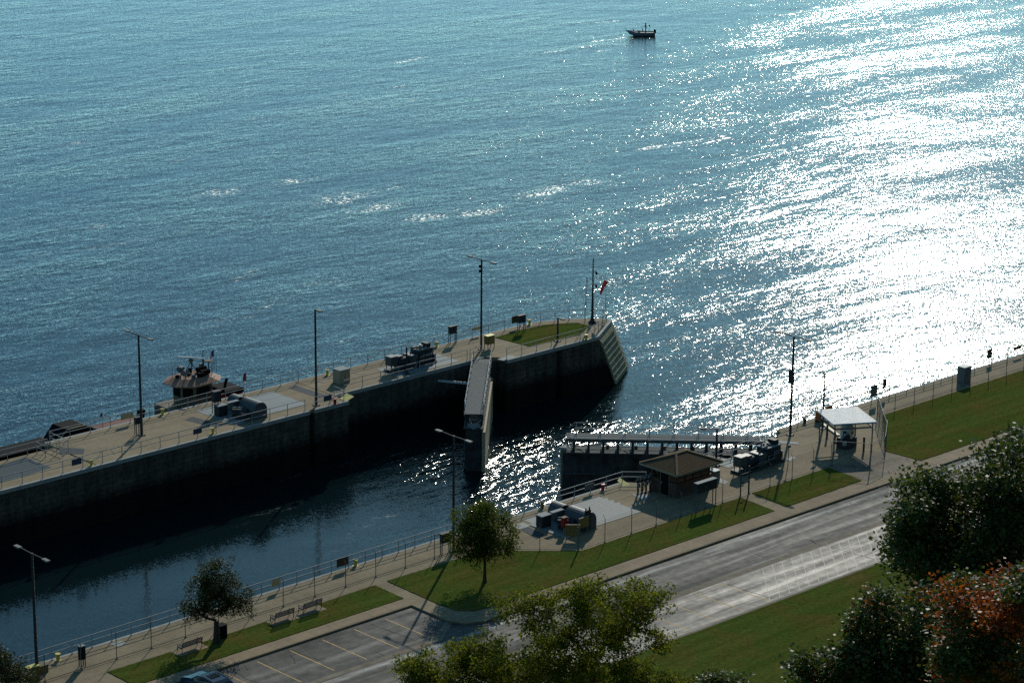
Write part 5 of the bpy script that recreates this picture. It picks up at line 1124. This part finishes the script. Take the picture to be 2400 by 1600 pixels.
for i, (x, lb) in enumerate(((104.75, 'concrete pad under bench nearest the parked car'), (114.6, 'concrete pad under the close pair of benches'))):
    tag(MB().box(x-1.3-(1.2 if i else 0), x+1.3+(1.2 if i else 0), 146.35, 147.42, 0.03, .045).build('bench_pad', M['walk']), lb, 'concrete pad')

# ================================================================== PARKED CAR
def car():
    t = thing('parked_car', 'dark blue car nosed up to kerb in parking bay at bottom left', 'car', (101.35, 140.0, -0.146), math.radians(90))
    prof = [(-2.2, .35), (-2.22, .75), (-2.1, .98), (-1.75, 1.32), (-1.35, 1.47), (-.2, 1.5), (.35, 1.42), (1.05, 1.02), (1.9, .86), (2.15, .7), (2.2, .4), (2.1, .28), (-2.1, .28)]
    def sec(w, ins):
        return [(x, (w-(.18 if z > 1.0 else .04 if z > .7 else 0)-ins*.0), z) for x, z in prof]
    n = len(prof); R = sec(.88, 0); V = [(x, y, z) for x, y, z in R]+[(x, -y, z) for x, y, z in R]
    F = [tuple(range(n)), tuple(reversed(range(n, 2*n)))]+[(i, n+i, n+(i+1) % n, (i+1) % n) for i in range(n)]
    MB().add(V, F).build('body', M['carblue'], t)
    def quad(pts, nm, mat): MB().add(pts, [(0, 1, 2, 3)]).build(nm, mat, t)
    quad([(.42, -.66, 1.40), (.42, .66, 1.40), (1.0, .72, 1.072), (1.0, -.72, 1.072)], 'windscreen', M['glassd']); quad([(-1.42, -.62, 1.475), (-1.42, .62, 1.475), (-1.74, .66, 1.352), (-1.74, -.66, 1.352)], 'rear_window', M['glassd']); quad([(-.9, -.4, 1.515), (-.9, .4, 1.515), (-.25, .4, 1.516), (-.25, -.4, 1.516)], 'sunroof', M['glassd'])
    for s in (-1, 1):
        quad([(-1.3, s*.71, 1.4), (.2, s*.71, 1.42), (.85, s*.85, 1.03), (-1.7, s*.85, 1.03)], 'side_window', M['glassd'])
        MB().tube([(-1.35, s*.62, 1.53), (.05, s*.62, 1.55)], .025, 5).build('roof_rail', M['galvd'], t)
        MB().bbox(.75, .95, s*.9-.08, s*.9+.08, .98, 1.12, .03).build('mirror', M['carblue'], t); MB().box(2.02, 2.16, s*.62-.18, s*.62+.18, .62, .76).build('headlight', M['white'], t); MB().box(-2.23, -2.16, s*.66-.14, s*.66+.14, .72, .92).build('tail_light', M['red'], t)
        for x in (-1.35, 1.35):
            wl = MB().tube([(x, s*.72, .32), (x, s*.9, .32)], .32, 16).build('wheel', M['rubber'], t); MB().tube([(x, s*.89, .32), (x, s*.915, .32)], .2, 10).build('rim', M['galv'], wl)
M['glassd'] = plain('car_glass', (0.02, 0.03, 0.035), 0.08, 0.0, 0.02, 3, 0.6)
car()
# ================================================================== TREES
def leaf_mat(name, cols, rough=0.5, trans=0.35, spec=0.12):
    m, t, b = new_mat(name); p = pos(t)
    oi = noise(t, 1.3, 3, 0.6, p); n2 = noise(t, 14, 2, 0.5, p)
    f = math_n(t, 'ADD', math_n(t, 'MULTIPLY', oi.outputs[0], 0.55), math_n(t, 'MULTIPLY', n2.outputs[0], 0.45))
    k = len(cols); r = ramp(t, f, [(0.30+0.4*i/(k-1), c) for i, c in enumerate(cols)])
    t.links.new(r.outputs[0], b.inputs['Base Color']); b.inputs['Roughness'].default_value = rough; b.inputs['Specular IOR Level'].default_value = spec
    tr = N(t, 'ShaderNodeBsdfTranslucent'); tc = mixc(t, 1.0, r.outputs[0], (1.5, 1.45, 0.7), 'MULTIPLY'); t.links.new(tc, tr.inputs['Color'])
    mx = N(t, 'ShaderNodeMixShader'); mx.inputs[0].default_value = trans
    t.links.new(b.outputs[0], mx.inputs[1]); t.links.new(tr.outputs[0], mx.inputs[2]); t.links.new(mx.outputs[0], t.nodes['Material Output'].inputs['Surface']); return m
M['leaf_mid'] = leaf_mat('lawn_tree_leaf', [(0.040, 0.062, 0.010), (0.065, 0.090, 0.014), (0.11, 0.12, 0.020)], 0.6, 0.5, 0.05)
M['leaf_dark'] = leaf_mat('dark_tree_leaf', [(0.022, 0.032, 0.010), (0.034, 0.046, 0.013), (0.048, 0.060, 0.016)], 0.5, 0.3, 0.08)
M['leaf_locust'] = leaf_mat('locust_leaf', [(0.052, 0.078, 0.012), (0.088, 0.115, 0.016), (0.14, 0.148, 0.020), (0.25, 0.185, 0.022)], 0.6, 0.55, 0.03)
M['leaf_maple'] = leaf_mat('maple_leaf', [(0.030, 0.048, 0.012), (0.050, 0.074, 0.016), (0.072, 0.092, 0.018), (0.13, 0.12, 0.018)], 0.5, 0.32, 0.22)
M['leaf_red'] = leaf_mat('red_leaf', [(0.06, 0.035, 0.012), (0.22, 0.055, 0.014), (0.42, 0.10, 0.018), (0.48, 0.19, 0.025)], 0.5, 0.4, 0.15)
def leaves_mesh(name, centres, per, spread, size, mat, seed, aspect=0.5, updir=0.6, flat=1.0):
    """many small folded leaf faces round each twig end"""
    g = np.random.default_rng(seed); C = np.repeat(np.asarray(centres, float), per, axis=0); n = len(C)
    off = np.clip(g.normal(size=(n, 3)), -1.7, 1.7)*spread; off[:, 2] *= flat; P = C+off
    nr = g.normal(size=(n, 3)); nr[:, 2] = np.abs(nr[:, 2])*1.0+updir; nr /= np.linalg.norm(nr, axis=1)[:, None]
    d = g.normal(size=(n, 3)); d -= (d*nr).sum(1)[:, None]*nr; d /= np.linalg.norm(d, axis=1)[:, None]; s = np.cross(nr, d)
    L = (size*(0.6+0.8*g.random(n)))[:, None]; W = L*aspect*(0.8+0.4*g.random(n))[:, None]
    droop = nr*L*0.18
    v0 = P-d*L*.5; v1 = P+s*W*.5-droop*.6+d*L*.08; v2 = P+d*L*.5-droop; v3 = P-s*W*.5-droop*.6+d*L*.08
    V = np.stack([v0, v1, v2, v3], 1).reshape(-1, 3).astype(np.float32)
    me = bpy.data.meshes.new(name); me.vertices.add(4*n); me.vertices.foreach_set('co', V.ravel())
    i = np.arange(n)*4; T = np.stack([i, i+1, i+2, i, i+2, i+3], 1).ravel().astype(np.int32)
    me.loops.add(6*n); me.loops.foreach_set('vertex_index', T); me.polygons.add(2*n); me.polygons.foreach_set('loop_start', np.arange(0, 6*n, 3, dtype=np.int32)); me.polygons.foreach_set('loop_total', np.full(2*n, 3, np.int32))
    me.update(calc_edges=True); me.materials.append(mat); return me
def tree(label, base, trunk_h, trunk_r, lobes, ntips, per, spread, size, mat, seed, name='tree', lean=(0, 0), group=None, aspect=.5, shell=.45, flat=1.0, twig=.5, extra=None):
    """lobes: (x, y, z, rx, ry, rz) relative to the base; tips are spread through each lobe, denser outside"""
    r = random.Random(seed); t = thing(name, label, 'tree', base, 0, group)
    tr = MB(); top_ = Vector((lean[0], lean[1], trunk_h))
    tr.tube([(0, 0, -.3), (lean[0]*.3, lean[1]*.3, trunk_h*.35), top_], [trunk_r*1.35, trunk_r, trunk_r*.72], 9)
    tr.lathe([(trunk_r*1.9, -.3), (trunk_r*1.5, .05), (trunk_r*1.15, .35)], 9); tr.build('trunk', M['bark'], t)
    vol = [l[3]*l[4]*l[5] for l in lobes]; tot = sum(vol); tips = []; br = MB()
    nodes = [(top_, trunk_r*.72), (top_*.8, trunk_r*.8)]
    order = sorted(zip(lobes, vol), key=lambda lv: (Vector(lv[0][:3])-top_).length)
    for l, vv in order:                                   # each bough springs from the nearest part of the skeleton
        c = Vector(l[:3]); k = max(3, int(ntips*vv/tot))
        par, pr_ = min(nodes, key=lambda nd: (nd[0]-c).length+.35*max(0, nd[0].z-c.z+.3))
        mid = par.lerp(c, .5)+Vector((r.uniform(-.12, .12), r.uniform(-.12, .12), -.10))*(c-par).length
        rr = max(.02, min(pr_*.72, trunk_r*.5)); br.tube([par, par.lerp(mid, .5)+Vector((0, 0, .02)), mid, c], [rr, rr*.85, rr*.75, rr*.55], 6)
        nodes += [(mid, rr*.75), (c, rr*.6)]; rr = max(rr*.7, .03)
        for i in range(k):
            while True:
                v = Vector((r.uniform(-1, 1), r.uniform(-1, 1), r.uniform(-1, 1)))
                if v.length < 1 and (v.length > shell or r.random() < .35): break
            wob = 1+.22*math.sin(v.x*5+seed)+.2*math.sin(v.z*6+v.y*4+seed*2)
            p = c+Vector((v.x*l[3], v.y*l[4], v.z*l[5]))*wob; tips.append(p)
            if r.random() < twig:
                q = c.lerp(p, .45)+Vector((r.uniform(-.1, .1), r.uniform(-.1, .1), r.uniform(-.15, .05)))*l[3]; br.tube([c, q, p], [rr*.3, rr*.2, rr*.08], 4, False)
    br.build('branches', M['bark'], t)
    red = []
    if extra and len(extra) > 2:                          # whole clumps have turned
        cl = lambda p: .5+.19*(math.sin(p.x*1.5+p.y*.7+seed)+math.sin(p.y*1.7-p.z*.9+2*seed)+math.sin(p.z*1.9+p.x*.6))
        red = [p for p in tips if cl(p) < extra[0]]; tips = [p for p in tips if cl(p) >= extra[0]]
    o = bpy.data.objects.new('crown', leaves_mesh('crown', tips, per, spread, size, mat, seed, aspect, flat=flat)); COL.objects.link(o); o.parent = t
    if extra:
        sel = red or [p for p in tips if r.random() < extra[0]]
        o = bpy.data.objects.new('turning_leaves', leaves_mesh('turning_leaves', sel, per if red else max(4, per//2), spread, size, extra[1], seed+5, aspect, flat=flat)); COL.objects.link(o); o.parent = t
    return t
# the two lawn trees
b1 = G(1136, 1364); tree('small round crowned green tree on lawn in front of light pole', b1, 1.9, .13, [(-.4, .3, 3.1, 1.9, 1.9, 1.3), (.5, -.2, 3.2, 1.8, 1.8, 1.2), (-.1, .3, 4.5, 2.0, 2.0, 1.5), (.1, .1, 5.6, 1.45, 1.45, 1.1), (-1.7, 1.3, 3.1, .8, .8, .6), (1.3, -1.1, 3.4, .9, .9, .7), (-1.6, 1.1, 4.0, .6, .6, .5), (1.5, -1.3, 2.7, .6, .6, .5), (-.9, .8, 5.6, .6, .6, .5), (1.0, -.8, 5.3, .65, .65, .5), (-1.2, .2, 2.4, .6, .6, .45), (.3, -.1, 6.5, .5, .5, .5), (1.9, -1.0, 3.9, .45, .45, .4)], 430, 48, .25, .16, M['leaf_mid'], 4, aspect=.62, twig=.3)
b2 = G(508, 1505); tree('dark leafed tree beside litter bin and benches', b2, 1.75, .24, [(-.3, .3, 3.4, 1.6, 1.6, 1.2), (.1, 0, 4.7, 1.45, 1.45, 1.6), (1.2, -1.0, 2.9, 1.15, 1.15, .9), (-1.0, .9, 2.4, 1.05, 1.05, .8), (.6, -.4, 3.5, 1.4, 1.4, 1.1), (-.4, .5, 5.4, .9, .9, .9), (1.9, -1.6, 3.3, .5, .5, .4), (-1.6, 1.5, 2.6, .5, .5, .4), (.9, -.8, 4.9, .55, .55, .6), (-1.3, 1.1, 4.2, .5, .5, .5), (1.7, -1.5, 2.4, .5, .5, .4)], 360, 44, .21, .15, M['leaf_dark'], 11, aspect=.55, twig=.3)
b3 = (91.3, 147.4, 0.0); tree('dark bushy tree cut off by lower left picture edge', (89.6, 147.6, 0), 1.0, .16, [(0, 0, 2.7, 1.5, 1.5, 1.1), (.8, -.5, 1.7, 1.2, 1.2, .8), (-.3, .3, 3.4, 1.0, 1.0, .9)], 150, 46, .21, .15, M['leaf_dark'], 21, aspect=.55, twig=.3)
# locusts at the foot of the bluff, only their tops in view
def up_at(px, py, dist):
    """point seen at px, py at the given distance from the viewer's foot"""
    d = ray(px, py); k = dist/math.hypot(d.x, d.y); return CAM_P+d*k
def tree_px(label, trunk_px, dist, lob, ntips, per, spread, size, mat, seed, **kw):
    """lob: (px, py, rad_px, depth offset) -> lobes round the trunk"""
    c = up_at(trunk_px, 1600, dist); base = Vector((c.x, c.y, land_z(c.x, c.y))); L = []
    for (px, py, rp, dd_) in lob:
        q = up_at(px, py, dist+dd_); rr = rp*(q-CAM_P).length/F_PX; L.append((q.x-base.x, q.y-base.y, q.z-base.z, rr, rr, rr*.85))
    hmin = min(l[2] for l in L); return tree(label, base, hmin*.86, kw.pop('trunk_r', .28), L, ntips, per, spread, size, mat, seed, **kw)
def scatter(cx, cy, rx, ry, n, r0, r1, seed):
    q = random.Random(seed); L = []
    while len(L) < n:
        u, v = q.uniform(-1, 1), q.uniform(-1, 1)
        if u*u+v*v < 1: L.append((cx+u*rx, cy+v*ry, q.uniform(r0, r1), q.uniform(-3, 3)))
    return L
tree_px('airy yellow green locust tree with open crown at bottom centre', 1400, 150, scatter(1330, 1480, 150, 95, 24, 30, 58, 3)+scatter(1500, 1450, 85, 75, 12, 26, 48, 4)+scatter(1350, 1590, 170, 40, 10, 34, 60, 5)+[(1320, 1385, 26, 0), (1560, 1390, 24, 0), (1490, 1395, 26, 0)], 860, 44, .28, .23, M['leaf_locust'], 31, aspect=.42, shell=.25, trunk_r=.34, name='locust_tree', twig=.7, flat=.75)
tree_px('yellow green locust tree at bottom left of centre', 1120, 148, scatter(1085, 1580, 115, 65, 17, 30, 54, 6)+scatter(1190, 1560, 70, 50, 6, 26, 40, 7), 460, 44, .28, .23, M['leaf_locust'], 37, aspect=.42, shell=.25, name='locust_tree', twig=.6, flat=.75)
tree_px('yellow green locust crown low at bottom right of centre', 1570, 146, scatter(1560, 1610, 90, 45, 8, 24, 40, 8), 200, 44, .28, .23, M['leaf_locust'], 41, aspect=.42, shell=.25, name='locust_tree', twig=.5, flat=.75)
tree_px('dark green low tree at bottom between locust and maples', 1690, 140, [(1670, 1610, 40, 0), (1720, 1620, 36, 0)], 90, 50, .25, .2, M['leaf_maple'], 43, aspect=.7, name='maple_tree')
# big maples on the slope at the right
tree_px('large dark green maple with glossy leaves at right edge', 2330, 118, scatter(2260, 1225, 140, 90, 26, 26, 52, 11)+scatter(2370, 1120, 70, 80, 14, 22, 44, 12)+scatter(2145, 1270, 60, 75, 12, 20, 40, 13)+scatter(2270, 1320, 130, 60, 20, 30, 56, 14)+scatter(2420, 1230, 80, 120, 16, 34, 60, 15)+[(2390, 1030, 24, 2), (2365, 1048, 20, 1), (2120, 1140, 24, 0), (2190, 1130, 22, 0), (2260, 1120, 24, 1)], 1250, 56, .36, .20, M['leaf_maple'], 51, aspect=.8, shell=.3, trunk_r=.4, name='maple_tree', twig=.35, extra=(.05, M['leaf_locust']))
tree_px('dark green glossy maple spreading along bottom right', 2080, 108, scatter(2085, 1470, 75, 75, 15, 22, 44, 16)+scatter(1975, 1570, 95, 50, 16, 20, 42, 17)+scatter(2120, 1570, 150, 60, 24, 30, 56, 18)+scatter(2190, 1440, 60, 50, 8, 22, 40, 19)+[(1905, 1590, 22, -2), (1945, 1530, 20, -1)], 950, 56, .34, .19, M['leaf_maple'], 57, aspect=.8, shell=.3, trunk_r=.35, name='maple_tree', twig=.35, extra=(.06, M['leaf_red']))
tree_px('maple turning orange red at lower right corner', 2330, 96, scatter(2310, 1400, 90, 45, 13, 20, 38, 20)+scatter(2400, 1440, 70, 80, 12, 28, 48, 21)+scatter(2270, 1490, 60, 60, 9, 22, 40, 22)+scatter(2330, 1570, 130, 60, 20, 28, 52, 23), 640, 46, .32, .17, M['leaf_maple'], 61, aspect=.8, shell=.3, trunk_r=.35, name='maple_tree', twig=.35, extra=(.47, M['leaf_red'], 1))
